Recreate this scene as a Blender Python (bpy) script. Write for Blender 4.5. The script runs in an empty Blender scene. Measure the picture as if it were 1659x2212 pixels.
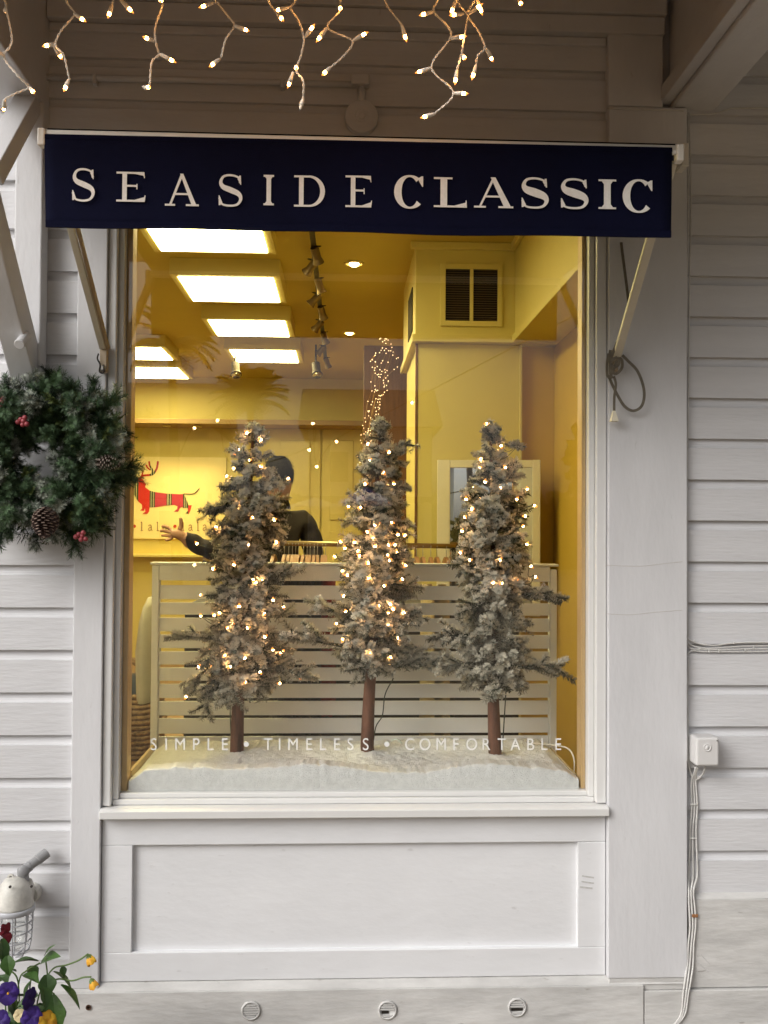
import bpy, bmesh, math, random
from mathutils import Vector, Matrix, Quaternion
R = math.radians
random.seed(7)
S = bpy.context.scene
COL = S.collection

# ------------------------------------------------------------------ camera
CAM_Y, CAM_Z, FPX = -3.09, 1.57, 2037.0          # photo measured on a 1659 x 2212 grid
_y, _p, _r = R(2.435), R(1.203), R(0.357)
FWD = Vector((math.sin(_y)*math.cos(_p), math.cos(_y)*math.cos(_p), math.sin(_p)))
_rt = Vector((math.cos(_y), -math.sin(_y), 0)); _up = _rt.cross(FWD)
RGT = _rt*math.cos(_r) + _up*math.sin(_r)
UPV = -_rt*math.sin(_r) + _up*math.cos(_r)
CPOS = Vector((0, CAM_Y, CAM_Z))
cd = bpy.data.cameras.new('camera'); cam = bpy.data.objects.new('camera', cd); COL.objects.link(cam)
cd.sensor_fit = 'VERTICAL'; cd.sensor_height = 24.0; cd.lens = 24.0*FPX/2212.0
cd.clip_start = 0.05; cd.clip_end = 800
M3 = Matrix((RGT, UPV, -FWD)).transposed()
cam.matrix_world = Matrix.Translation(CPOS) @ M3.to_4x4()
S.camera = cam

# ------------------------------------------------------------------ world, sun, exposure
SUN_DIR = Vector((-0.72, -0.55, 0.62)).normalized()      # towards the sun: overcast, from the street, upper left
W = bpy.data.worlds.new('World'); S.world = W; W.use_nodes = True
wn, wl = W.node_tree.nodes, W.node_tree.links
wn.clear()
wo = wn.new('ShaderNodeOutputWorld'); wb = wn.new('ShaderNodeBackground')
sky = wn.new('ShaderNodeTexSky'); sky.sky_type = 'NISHITA'; sky.sun_disc = False
sky.sun_elevation = math.asin(SUN_DIR.z); sky.sun_rotation = math.atan2(SUN_DIR.x, SUN_DIR.y) % (2*math.pi)
sky.air_density = 1.0; sky.dust_density = 6.0; sky.ozone_density = 1.0
hs = wn.new('ShaderNodeHueSaturation'); hs.inputs['Saturation'].default_value = 0.22
wl.new(sky.outputs[0], hs.inputs['Color']); wl.new(hs.outputs[0], wb.inputs['Color'])
wb.inputs['Strength'].default_value = 0.105
wl.new(wb.outputs[0], wo.inputs['Surface'])
sl = bpy.data.lights.new('sun', 'SUN'); sl.energy = 1.05; sl.angle = R(40); sl.color = (1.0, 0.985, 0.965)
sun = bpy.data.objects.new('sun', sl); COL.objects.link(sun)
sun.rotation_mode = 'QUATERNION'; sun.rotation_quaternion = SUN_DIR.to_track_quat('Z', 'Y')
sun.location = SUN_DIR*30
vs = S.view_settings; vs.view_transform = 'Standard'; vs.look = 'None'; vs.gamma = 1.0; vs.use_curve_mapping = False
vs.exposure = 0.28
S.cycles.use_denoising = True
S.cycles.max_bounces = 8; S.cycles.transparent_max_bounces = 12
S.cycles.sample_clamp_indirect = 6.0
S.cycles.caustics_reflective = False; S.cycles.caustics_refractive = False

# ------------------------------------------------------------------ pixel -> place helpers
def ray(px, py): return FWD + RGT*((px-829.5)/FPX) - UPV*((py-1106.0)/FPX)
def at(px, py, Y=0.0):                       # where that sight line meets the plane y = Y
    v = ray(px, py); return CPOS + v*((Y-CPOS.y)/v.y)
def atz(px, py, Z):                          # ... the plane z = Z
    v = ray(px, py); return CPOS + v*((Z-CPOS.z)/v.z)
def ppm(Y): return FPX/(Y-CAM_Y)             # pixels per metre at depth Y

# ------------------------------------------------------------------ materials
MATS = {}
def mat(name, col, rough=0.6, metal=0.0, noise=0.0, nscale=8.0, bump=0.0, bscale=60.0, emit=None, estr=0.0,
        col2=None, spec=0.5, stretch=None, specks=0.0, sheen=0.0):
    if name in MATS: return MATS[name]
    m = bpy.data.materials.new(name); m.use_nodes = True
    n, l = m.node_tree.nodes, m.node_tree.links
    b = n['Principled BSDF']
    c4 = (*col, 1)
    b.inputs['Base Color'].default_value = c4
    b.inputs['Roughness'].default_value = rough
    b.inputs['Metallic'].default_value = metal
    b.inputs['Specular IOR Level'].default_value = spec
    tc = n.new('ShaderNodeTexCoord'); mp = n.new('ShaderNodeMapping')
    l.new(tc.outputs['Object'], mp.inputs['Vector'])
    if stretch: mp.inputs['Scale'].default_value = stretch
    if noise > 0:
        t = n.new('ShaderNodeTexNoise'); t.inputs['Scale'].default_value = nscale; t.inputs['Detail'].default_value = 6
        t.inputs['Roughness'].default_value = 0.65
        l.new(mp.outputs[0], t.inputs['Vector'])
        rp = n.new('ShaderNodeMapRange'); rp.inputs[1].default_value = 0.32; rp.inputs[2].default_value = 0.68
        l.new(t.outputs['Fac'], rp.inputs[0])
        mx = n.new('ShaderNodeMix'); mx.data_type = 'RGBA'
        d = col2 if col2 else tuple(max(0, c*(1-noise)) for c in col)
        mx.inputs[6].default_value = (*d, 1); mx.inputs[7].default_value = c4
        l.new(rp.outputs[0], mx.inputs[0]); out = mx.outputs[2]
        if specks > 0:                         # small dirt specks with shapes of their own
            v = n.new('ShaderNodeTexNoise'); v.inputs['Scale'].default_value = 34; v.inputs['Detail'].default_value = 3
            l.new(mp.outputs[0], v.inputs['Vector'])
            r2 = n.new('ShaderNodeMapRange'); r2.inputs[1].default_value = 0.70; r2.inputs[2].default_value = 0.80
            r2.inputs[4].default_value = specks
            l.new(v.outputs['Fac'], r2.inputs[0])
            m2 = n.new('ShaderNodeMix'); m2.data_type = 'RGBA'; m2.inputs[7].default_value = (0.20, 0.17, 0.14, 1)
            l.new(r2.outputs[0], m2.inputs[0]); l.new(out, m2.inputs[6]); out = m2.outputs[2]
        l.new(out, b.inputs['Base Color'])
    if bump > 0:
        t2 = n.new('ShaderNodeTexNoise'); t2.inputs['Scale'].default_value = bscale; t2.inputs['Detail'].default_value = 5
        l.new(mp.outputs[0], t2.inputs['Vector'])
        bp = n.new('ShaderNodeBump'); bp.inputs['Strength'].default_value = bump; bp.inputs['Distance'].default_value = 0.004
        l.new(t2.outputs['Fac'], bp.inputs['Height']); l.new(bp.outputs[0], b.inputs['Normal'])
    if sheen: b.inputs['Sheen Weight'].default_value = sheen
    if emit:
        b.inputs['Emission Color'].default_value = (*emit, 1); b.inputs['Emission Strength'].default_value = estr
    MATS[name] = m; return m

def vcol_mat(name, dark, light, rough=0.8, rnd=0.25, attr='flock'):
    m = bpy.data.materials.new(name); m.use_nodes = True
    n, l = m.node_tree.nodes, m.node_tree.links; b = n['Principled BSDF']
    a = n.new('ShaderNodeAttribute'); a.attribute_name = attr
    oi = n.new('ShaderNodeObjectInfo')
    mx = n.new('ShaderNodeMix'); mx.data_type = 'RGBA'
    mx.inputs[6].default_value = (*dark, 1); mx.inputs[7].default_value = (*light, 1)
    ad = n.new('ShaderNodeMath'); ad.operation = 'MULTIPLY_ADD'; ad.inputs[1].default_value = rnd; ad.use_clamp = True
    l.new(oi.outputs['Random'], ad.inputs[0])
    l.new(a.outputs['Fac'], ad.inputs[2])
    sb = n.new('ShaderNodeMath'); sb.operation = 'SUBTRACT'; sb.inputs[1].default_value = rnd*0.5; sb.use_clamp = True
    l.new(ad.outputs[0], sb.inputs[0]); l.new(sb.outputs[0], mx.inputs[0])
    l.new(mx.outputs[2], b.inputs['Base Color']); b.inputs['Roughness'].default_value = rough
    b.inputs['Specular IOR Level'].default_value = 0.25
    MATS[name] = m; return m

def glass_mat(name, tint=(1, 1, 1), rough=0.0, f0=0.058):
    m = bpy.data.materials.new(name); m.use_nodes = True
    n, l = m.node_tree.nodes, m.node_tree.links; n.clear()
    o = n.new('ShaderNodeOutputMaterial'); t = n.new('ShaderNodeBsdfTransparent'); g = n.new('ShaderNodeBsdfGlossy')
    t.inputs[0].default_value = (*tint, 1); g.inputs['Roughness'].default_value = rough
    lw = n.new('ShaderNodeLayerWeight'); lw.inputs[0].default_value = 0.5
    pw = n.new('ShaderNodeMath'); pw.operation = 'POWER'; pw.inputs[1].default_value = 5
    l.new(lw.outputs['Facing'], pw.inputs[0])
    ma = n.new('ShaderNodeMath'); ma.operation = 'MULTIPLY_ADD'; ma.inputs[1].default_value = 1-f0; ma.inputs[2].default_value = f0
    l.new(pw.outputs[0], ma.inputs[0])
    mx = n.new('ShaderNodeMixShader'); l.new(ma.outputs[0], mx.inputs[0])
    l.new(t.outputs[0], mx.inputs[1]); l.new(g.outputs[0], mx.inputs[2]); l.new(mx.outputs[0], o.inputs[0])
    MATS[name] = m; return m

PAINT = mat('white_siding_paint', (0.685, 0.685, 0.70), 0.55, noise=0.11, nscale=5, bump=0.5, bscale=42, specks=0.22, stretch=(0.35, 1, 2.2))
TRIM = mat('white_trim_paint', (0.70, 0.70, 0.715), 0.5, noise=0.10, nscale=4, bump=0.28, bscale=36, specks=0.26, stretch=(1.7, 1, 0.5))
APRONP = mat('fresh_white_apron_paint', (0.78, 0.785, 0.80), 0.5, noise=0.08, nscale=4, bump=0.3, bscale=34, specks=0.2, stretch=(.6, 1, 1.4))  # whiter than the trim: the stronger light here is put into the colour
BASEP = mat('weathered_base_paint', (0.66, 0.65, 0.63), 0.65, noise=0.30, nscale=7, bump=0.8, bscale=26, specks=0.75, stretch=(0.5, 1, 1.8))
GLOSSW = mat('white_window_paint', (0.74, 0.735, 0.72), 0.35, noise=0.04, nscale=9, bump=0.08, bscale=60)
NAVY = mat('navy_awning_canvas', (0.0022, 0.0034, 0.022), 0.9, noise=0.3, nscale=4, bump=0.5, bscale=500, spec=0.15)
LETTER = mat('white_canvas_print', (0.88, 0.86, 0.81), 0.8, noise=0.12, nscale=90, bump=0.3, bscale=400)
CREAMMETAL = mat('cream_painted_metal', (0.70, 0.66, 0.54), 0.4, noise=0.08, nscale=12)
WHITEMETAL = mat('white_painted_metal', (0.78, 0.76, 0.70), 0.35, noise=0.05, nscale=20)
DARKMETAL = mat('dark_metal', (0.05, 0.045, 0.04), 0.45, metal=0.6)
STEEL = mat('worn_steel', (0.50, 0.47, 0.42), 0.35, metal=0.9, noise=0.3, nscale=40)
TAPE = mat('webbing_strap', (0.19, 0.165, 0.125), 0.85, noise=0.3, nscale=60)
CABLE = mat('white_painted_cable', (0.68, 0.67, 0.645), 0.55, noise=0.15, nscale=30)
WIREW = mat('white_light_wire', (0.78, 0.74, 0.66), 0.5)
WIREG = mat('dark_green_wire', (0.03, 0.045, 0.03), 0.6)
BULBON = mat('lit_warm_bulb', (1, 0.8, 0.5), 0.3, emit=(1.0, 0.43, 0.10), estr=60)
BULBTREE = mat('lit_tree_bulb', (1, 0.8, 0.5), 0.3, emit=(1.0, 0.54, 0.21), estr=100)
BULBTIP = mat('amber_bulb_glass', (1, 0.5, 0.15), 0.3, emit=(1.0, 0.27, 0.04), estr=2.2)
BULBOFF = mat('unlit_clear_bulb', (0.75, 0.70, 0.6), 0.15)
PINPOINT = mat('lit_fairy_bulb', (1, 0.9, 0.75), 0.3, emit=(1.0, 0.66, 0.34), estr=4.0)
YWALL = mat('warm_yellow_wall_paint', (0.66, 0.55, 0.17), 0.6, noise=0.05, nscale=5, bump=0.1, bscale=50)
YTRIM = mat('cream_yellow_trim_paint', (0.68, 0.57, 0.20), 0.5, noise=0.05, nscale=7)
CEILP = mat('yellow_ceiling_paint', (0.60, 0.47, 0.11), 0.7, noise=0.05, nscale=4)
TAN = mat('tan_niche_paint', (0.58, 0.38, 0.05), 0.65, noise=0.06, nscale=5)  # same wall paint browned: the niche's different light is in the colour
PANELW = mat('white_slat_paint', (0.85, 0.83, 0.78), 0.5, noise=0.05, nscale=6, bump=0.1, bscale=40)
FLOORW = mat('shop_wood_floor', (0.22, 0.13, 0.06), 0.4, noise=0.4, nscale=6, stretch=(1, 8, 1))
TUBEL = mat('lit_ceiling_diffuser', (1, 0.95, 0.8), 0.4, emit=(1.0, 0.87, 0.39), estr=19.0)
SPOTON = mat('lit_spot_bulb', (1, 0.9, 0.7), 0.3, emit=(1.0, 0.66, 0.28), estr=18)
BARK = mat('brown_trunk_bark', (0.20, 0.085, 0.05), 0.75, noise=0.75, nscale=26, bump=1.0, bscale=44, stretch=(1, 1, 0.2))
SNOWM = mat('cotton_snow', (0.86, 0.855, 0.84), 0.95, noise=0.14, nscale=45, bump=1.0, bscale=260, specks=0.08)
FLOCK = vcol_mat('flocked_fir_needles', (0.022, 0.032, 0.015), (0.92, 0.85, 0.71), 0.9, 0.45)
WNEEDLE = vcol_mat('dark_fir_needles', (0.010, 0.028, 0.011), (0.19, 0.31, 0.15), 0.5, 0.30)
WOODH = mat('wooden_hanger', (0.42, 0.20, 0.09), 0.4, noise=0.3, nscale=20)
GLASS = glass_mat('window_glass', (0.985, 0.99, 0.98))
JAR = glass_mat('clear_jar_glass', (0.95, 0.96, 0.95), 0.05, 0.05)
MIRRORM = mat('mirror_silver', (0.86, 0.87, 0.85), 0.01, metal=1.0)

# ------------------------------------------------------------------ mesh helpers
class MB:
    def __init__(self): self.v = []; self.f = []; self.a = []
    def vert(self, p): self.v.append(tuple(p)); return len(self.v)-1
    def face(self, *pts): 
        i = [self.vert(p) for p in pts]; self.f.append(i); return self
    def box(self, x0, x1, y0, y1, z0, z1):
        b = len(self.v)
        for x in (x0, x1):
            for y in (y0, y1):
                for z in (z0, z1): self.v.append((x, y, z))
        for q in ((0,1,3,2),(4,6,7,5),(0,4,5,1),(2,3,7,6),(0,2,6,4),(1,5,7,3)): self.f.append([b+i for i in q])
        return self
    def bar(self, p, q, w, t, upv=(0, 0, 1)):           # a squared bar from p to q, w across, t along 'up'
        p, q = Vector(p), Vector(q); d = (q-p).normalized(); u = Vector(upv)
        s = d.cross(u).normalized(); u = s.cross(d).normalized(); b = len(self.v)
        for c in (p, q):
            for i, j in ((-1,-1),(1,-1),(1,1),(-1,1)): self.v.append(tuple(c+s*(i*w/2)+u*(j*t/2)))
        for k in range(4): self.f.append([b+k, b+(k+1)%4, b+4+(k+1)%4, b+4+k])
        self.f += [[b+3, b+2, b+1, b], [b+4, b+5, b+6, b+7]]; return self
    def tube(self, pts, r, n=8, cap=True, flat=None):
        pts = [Vector(p) for p in pts]; m = len(pts); rr = r if isinstance(r, (list, tuple)) else [r]*m
        t0 = (pts[1]-pts[0]).normalized(); u = t0.orthogonal().normalized(); b = len(self.v)
        for i in range(m):
            t = (pts[min(i+1, m-1)]-pts[max(i-1, 0)]).normalized()
            u = (u - t*u.dot(t))
            u = u.normalized() if u.length > 1e-6 else t.orthogonal().normalized()
            w = t.cross(u)
            for k in range(n):
                a = 2*math.pi*k/n; self.v.append(tuple(pts[i]+(u*math.cos(a)+w*math.sin(a))*rr[i]))
        for i in range(m-1):
            for k in range(n): self.f.append([b+i*n+k, b+i*n+(k+1)%n, b+(i+1)*n+(k+1)%n, b+(i+1)*n+k])
        if cap: self.f += [[b+k for k in reversed(range(n))], [b+(m-1)*n+k for k in range(n)]]
        return self
    def lathe(self, prof, c=(0,0,0), axis=(0,0,1), n=24):      # prof: (radius, height along axis)
        ax = Vector(axis).normalized(); u = ax.orthogonal().normalized(); w = ax.cross(u); c = Vector(c)
        return self.rings([[c+ax*h+(u*math.cos(2*math.pi*k/n)+w*math.sin(2*math.pi*k/n))*max(r, 1e-5) for k in range(n)] for r, h in prof])
    def rings(self, rings, cap=True):
        b = len(self.v); n = len(rings[0])
        for rg in rings:
            for p in rg: self.v.append(tuple(p))
        for i in range(len(rings)-1):
            for k in range(n): self.f.append([b+i*n+k, b+i*n+(k+1)%n, b+(i+1)*n+(k+1)%n, b+(i+1)*n+k])
        if cap: self.f += [[b+k for k in reversed(range(n))], [b+(len(rings)-1)*n+k for k in range(n)]]
        return self
    def slab(self, poly, d):                             # planar outline (3-D points) given thickness vector d
        n = len(poly); b = len(self.v); d = Vector(d)
        for p in poly: self.v.append(tuple(p))
        for p in poly: self.v.append(tuple(Vector(p)+d))
        self.f += [[b+i for i in range(n)], [b+n+i for i in reversed(range(n))]]
        for i in range(n): self.f.append([b+i, b+n+i, b+n+(i+1)%n, b+(i+1)%n])
        return self
    def mesh(self, name, smooth=False):
        m = bpy.data.meshes.new(name); m.from_pydata(self.v, [], self.f); m.update()
        bm = bmesh.new(); bm.from_mesh(m); bmesh.ops.recalc_face_normals(bm, faces=bm.faces); bm.to_mesh(m); bm.free()
        if smooth: m.polygons.foreach_set('use_smooth', [True]*len(m.polygons))
        return m
    def build(self, name, material, parent=None, smooth=False, bevel=0.0, seg=2):
        o = bpy.data.objects.new(name, self.mesh(name, smooth)); COL.objects.link(o)
        o.data.materials.append(material)
        if parent is not None: o.parent = parent; o.matrix_parent_inverse = parent.matrix_world.inverted()
        if bevel:
            md = o.modifiers.new('bevel', 'BEVEL'); md.width = bevel; md.segments = seg; md.limit_method = 'ANGLE'
        return o
def tag(o, label=None, cat=None, group=None, kind=None):
    for k, v in (('label', label), ('category', cat), ('group', group), ('kind', kind)):
        if v: o[k] = v
    return o
def thing(name, loc, label, cat, group=None):
    o = bpy.data.objects.new(name, None); COL.objects.link(o); o.location = loc; o.empty_display_size = 0.05
    o.matrix_world = Matrix.Translation(Vector(loc))
    return tag(o, label, cat, group)
def link(name, mesh, parent, M):                         # a piece sharing mesh data
    o = bpy.data.objects.new(name, mesh); COL.objects.link(o)
    o.parent = parent; o.matrix_parent_inverse = parent.matrix_world.inverted(); o.matrix_world = M
    return o
def frame_to(p, d, roll=0.0):                            # matrix with local +X along d
    d = Vector(d).normalized(); q = d.to_track_quat('X', 'Z')
    return Matrix.Translation(Vector(p)) @ q.to_matrix().to_4x4() @ Matrix.Rotation(roll, 4, 'X')
def spline(pts, k=6):                                    # Catmull-Rom through pts
    pts = [Vector(p) for p in pts]
    if len(pts) < 3: return pts
    e = [pts[0]*2-pts[1]]+pts+[pts[-1]*2-pts[-2]]; out = []
    for i in range(1, len(e)-2):
        for j in range(k):
            t = j/k; a, b, c, d = e[i-1], e[i], e[i+1], e[i+2]
            out.append(0.5*((2*b)+(c-a)*t+(2*a-5*b+4*c-d)*t*t+(3*b-a-3*c+d)*t*t*t))
    return out+[pts[-1]]

# ================================================================== SETTING
GZ = -0.035
tag(MB().box(-300, 300, -300, 300, GZ-0.6, GZ-0.30).build('ground', mat('street_paving', (0.27, 0.215, 0.145), 0.85, noise=0.3, nscale=0.5, bump=0.3)), kind='structure')
deck = bpy.data.objects.new('porch_deck', None); COL.objects.link(deck); deck['kind'] = 'structure'
DECK = mat('weathered_deck_wood', (0.21, 0.155, 0.10), 0.75, noise=0.4, nscale=10, bump=0.5, stretch=(0.3, 3, 1))
deck_m = MB().box(-4, 4, -0.068, 0.068, -0.03, 0).mesh('deck_board'); deck_m.materials.append(DECK)
for i in range(24): link('deck_board', deck_m, deck, Matrix.Translation((0, -0.075-0.145*i, GZ)))
MB().box(-4, 4, -3.5, -0.002, GZ-0.30, GZ-0.05).build('deck_frame', DECK, deck)

# ------------------------------------------------------------------ shop building
B = thing('shop_building', (0, 0, GZ), 'white clapboard shopfront with one big display window under a porch roof', 'building')
PITCH = 0.1365
def siding(x0, x1, z0, n, zmax=9.0):
    prof = []                                            # (y, z) outline: flat face with a cove along its top edge
    pr = [(0.0, 0.0), (0.0, 0.104)]
    for k in range(1, 6):
        t = k/5; pr.append((0.017*math.sin(t*math.pi/2), 0.104+0.030*(1-math.cos(t*math.pi/2))))
    pr += [(0.017, PITCH+0.004), (0.0185, PITCH+0.004), (0.0185, 0.0)]
    m = MB()
    m.rings([[(x, y, z) for (y, z) in pr] for x in (x0, x1)])
    me = m.mesh('siding_board'); me.materials.append(PAINT)
    for k in range(n):
        z = z0+k*PITCH
        if z > zmax: break
        o = link('siding_board', me, B, Matrix.Translation((0, random.uniform(-0.0012, 0.0012), z)) @ (Matrix.Diagonal((1, 1, 1.168, 1)) if (k == n-1 and x1 < 0) else Matrix.Identity(4)))
siding(-1.9, -0.862, 0.091, 19)                          # left of the window
siding(1.128, 2.1, 0.386, 21)                            # right of the corner board
siding(-1.9, 0.868, 2.70+0.0065, 4)                    # above the window
def part(name, m, material=TRIM, bevel=0.003, smooth=False): return m.build(name, material, B, smooth, bevel)
# wall core behind the boards, open at the window
part('wall_core', MB().box(-2.4, -0.772, 0.019, 0.12, GZ, 3.6), PAINT, 0)
part('wall_core', MB().box(0.870, 2.4, 0.019, 0.12, GZ, 3.6), PAINT, 0)
part('wall_core', MB().box(-0.772, 0.870, 0.019, 0.12, 2.735, 3.6), PAINT, 0)
part('wall_core', MB().box(-0.772, 0.870, 0.035, 0.12, GZ, 0.640), PAINT, 0)
part('trim_board', MB().box(-0.864, -0.770, -0.024, 0.018, 0.112, 2.80))
part('corner_board', MB().box(0.868, 1.130, -0.030, 0.018, 0.123, 2.985))
part('corner_board', MB().box(0.866, 1.050, -0.027, 0.018, 2.988, 3.52))
part('frieze_board', MB().box(-0.97, 1.052, -0.040, 0.018, 3.225, 3.283))
part('frieze_board', MB().box(-0.97, 1.056, -0.052, 0.018, 3.2855, 3.52))
part('drip_strip', MB().box(-0.97, 0.864, -0.012, 0.018, 3.196, 3.2225))
# apron under the sill: rails and stiles round a sunken panel
part('apron_rail', MB().box(-0.768, 0.866, -0.007, 0.034, 0.557, 0.649), APRONP)
part('apron_rail', MB().box(-0.768, 0.866, -0.007, 0.034, 0.124, 0.216), APRONP)
part('apron_stile', MB().box(-0.768, -0.671, -0.0068, 0.034, 0.2162, 0.5568), APRONP, 0.002)
part('apron_stile', MB().box(0.774, 0.866, -0.0068, 0.034, 0.2162, 0.5568), APRONP, 0.002)
part('apron_panel', MB().box(-0.672, 0.775, 0.010, 0.034, 0.215, 0.558), APRONP, 0)
# base: bevelled water table and skirt boards
wt = MB(); wt.rings([[(x, y, z) for y, z in ((-0.030, 0.104), (-0.008, 0.123), (0.034, 0.123), (0.034, 0.104))] for x in (-2.0, 1.135)])
part('water_table', wt, BASEP, 0)
part('base_board', MB().box(-2.0, 0.985, -0.034, 0.018, GZ, 0.1035), BASEP)
part('base_board', MB().box(0.9875, 2.1, -0.031, 0.018, GZ, 0.0815), BASEP)
part('base_board', MB().box(1.1375, 2.1, -0.020, 0.018, 0.0845, 0.372), BASEP)
part('corner_base', MB().box(0.872, 1.135, -0.026, 0.017, 0.0825, 0.1225), BASEP)
wt2 = MB(); wt2.rings([[(x, y, z) for y, z in ((-0.020, 0.3725), (0.0, 0.386), (0.018, 0.386), (0.018, 0.3725))] for x in (1.1375, 2.1)])
part('water_table', wt2, BASEP, 0)
# crawl-space vents
for px, py, slot in ((542, 2183, 0), (837, 2182, 1), (1117, 2176, 1)):
    c = at(px, py, -0.036)
    v = MB().lathe([(0.031, 0), (0.031, 0.004), (0.027, 0.007), (0.0245, 0.006), (0.0245, 0.001)], c+Vector((0, 0.002, 0)), (0, -1, 0), 28).build('crawlspace_vent', BASEP, B, True)
    for k in range(6):
        z = c.z-0.018+k*0.0072; h = math.sqrt(max(0.0235**2-(z-c.z)**2, 0))
        if slot and k in (1, 2):
            if k == 2: MB().box(c.x-0.019, c.x+(0.018 if px > 1000 else 0.004), c.y-0.0012, c.y, z-0.007, z+0.002).build('slot', DARKMETAL, v)
            continue
        MB().box(c.x-h, c.x+h, c.y-0.0035, c.y+0.001, z-0.0024, z+0.0024).build('louvre', BASEP, v)
# small things on the paint: a knot hole and scuffs
kn = at(205, 2176-0, -0.036); MB().lathe([(0.009, 0), (0.009, 0.0015), (0.005, 0.001), (0.005, 0.0)], kn+Vector((-0.02, 0.0, 0)), (0, -1, 0), 12).build('knot_hole', mat('rusty_knot', (0.10, 0.05, 0.03), 0.8), B)
SCUFF = mat('grey_scuff', (0.48, 0.47, 0.455), 0.8, noise=.4, nscale=120, col2=(.62, .61, .60))
for (x0, y0, x1, y1, w) in ((1257, 1892, 1283, 1896, 3), (1256, 1904, 1283, 1908, 3), (1253, 1916, 1280, 1919, 3.5)):
    a, b = at(x0, y0, -0.0079), at(x1, y1, -0.0079); MB().bar(a, b, 0.0008, w/660, (0, 0, 1)).build('scuff', SCUFF, B)
for (x0, y0, x1, y1, w) in ((1514, 2062, 1534, 2084, 2), (1504, 2076, 1530, 2099, 3.2), (1500, 2092, 1518, 2110, 1.6)):
    a, b = at(x0, y0, -0.0212), at(x1, y1, -0.0212); MB().bar(a, b, 0.0008, w/660, (0, 0, 1)).build('scuff', SCUFF, B)
for pts in (((1310, 1221), (1380, 1223), (1440, 1217), (1474, 1213)), ((1310, 1326), (1360, 1328), (1420, 1322), (1474, 1318))):
    MB().tube(spline([at(x, y, -0.0300) for x, y in pts]), 0.0011, 5).build('paint_seam', mat('seam_shadow_paint', (0.60, 0.58, 0.56), 0.7), B)  # thin grey paint lines across the corner board

# ------------------------------------------------------------------ display window (part of the building)
WX0, WX1, WZ0, WZ1 = -0.722, 0.812, 0.716, 2.70
win = MB()
win.box(-0.7685, -0.741, -0.012, 0.10, 0.684, 2.733); win.box(0.832, 0.8665, -0.012, 0.10, 0.684, 2.733)
win.box(-0.741, 0.832, -0.012, 0.10, 2.712, 2.733)
win = win.build('display_window', GLOSSW, B, False, 0.004)
def wpart(name, m, material=GLOSSW, bevel=0.003): return m.build(name, material, win, False, bevel)
wpart('stile', MB().box(-0.7405, -0.722, 0.010, 0.098, 0.700, 2.711))
wpart('stile', MB().box(0.812, 0.8315, 0.010, 0.098, 0.700, 2.711))
wpart('bottom_rail', MB().box(-0.7405, 0.8315, 0.008, 0.099, 0.682, 0.6995))
wpart('bottom_rail', MB().box(-0.7217, 0.8117, 0.022, 0.099, 0.700, 0.716))
wpart('glazing_bead', MB().box(-0.7217, -0.7035, 0.0465, 0.105, 0.7165, 2.705), mat('warm_wood_jamb', (.66, .44, .20), .45, noise=.1, nscale=8), 0.002)  # warm shop light on the jamb is put into its colour
wpart('glazing_bead', MB().box(0.7975, 0.8117, 0.0465, 0.105, 0.7165, 2.705), MATS['warm_wood_jamb'], 0.002)
sil = MB(); sil.rings([[(x, y, z) for y, z in ((-0.046, 0.652), (-0.046, 0.676), (-0.030, 0.681), (0.10, 0.6815), (0.10, 0.652))] for x in (-0.769, 0.8675)])
wpart('sill', sil, GLOSSW, 0.002)
wpart('glass', MB().box(-0.7215, 0.8115, 0.042, 0.046, 0.7162, 2.712), GLASS, 0)

def text_mesh(ch, height):
    c = bpy.data.curves.new('t', 'FONT'); c.body = ch; c.align_x = 'CENTER'; c.size = 1.0; c.extrude = 0.0
    o = bpy.data.objects.new('t', c); COL.objects.link(o)
    dg = bpy.context.evaluated_depsgraph_get(); me = bpy.data.meshes.new_from_object(o.evaluated_get(dg))
    bpy.data.objects.remove(o); bpy.data.curves.remove(c)
    xs = [v.co.x for v in me.vertices]; ys = [v.co.y for v in me.vertices]
    cx, cy = (min(xs)+max(xs))/2, (min(ys)+max(ys))/2; k = height/(0.729 if ch != '•' else 0.729)
    for v in me.vertices: v.co = Vector(((v.co.x-cx)*k*0.86, 0, (v.co.y-cy)*k))
    return me
VINYL = mat('white_vinyl', (0.85, 0.85, 0.83), 0.4)
txt = [('S', 332), ('I', 359), ('M', 389), ('P', 424), ('L', 455), ('E', 486), ('•', 532), ('T', 579), ('I', 604), ('M', 633), ('E', 668),
       ('L', 698), ('E', 728), ('S', 757), ('S', 790), ('•', 835.5), ('C', 885), ('O', 918), ('M', 953), ('F', 985), ('O', 1019), ('R', 1051),
       ('T', 1084), ('A', 1113.5), ('B', 1146.5), ('L', 1176), ('E', 1206)]
for ch, px in txt:
    p = at(px, 1607.5, 0.0405)
    if ch == '•': me = MB().lathe([(0.0085, 0), (0.0085, 0.0004)], (0, 0, 0), (0, -1, 0), 20).mesh('letter')
    else: me = text_mesh(ch, 0.0415)
    me.materials.append(VINYL); link('letter', me, win, Matrix.Translation(p))

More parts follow.
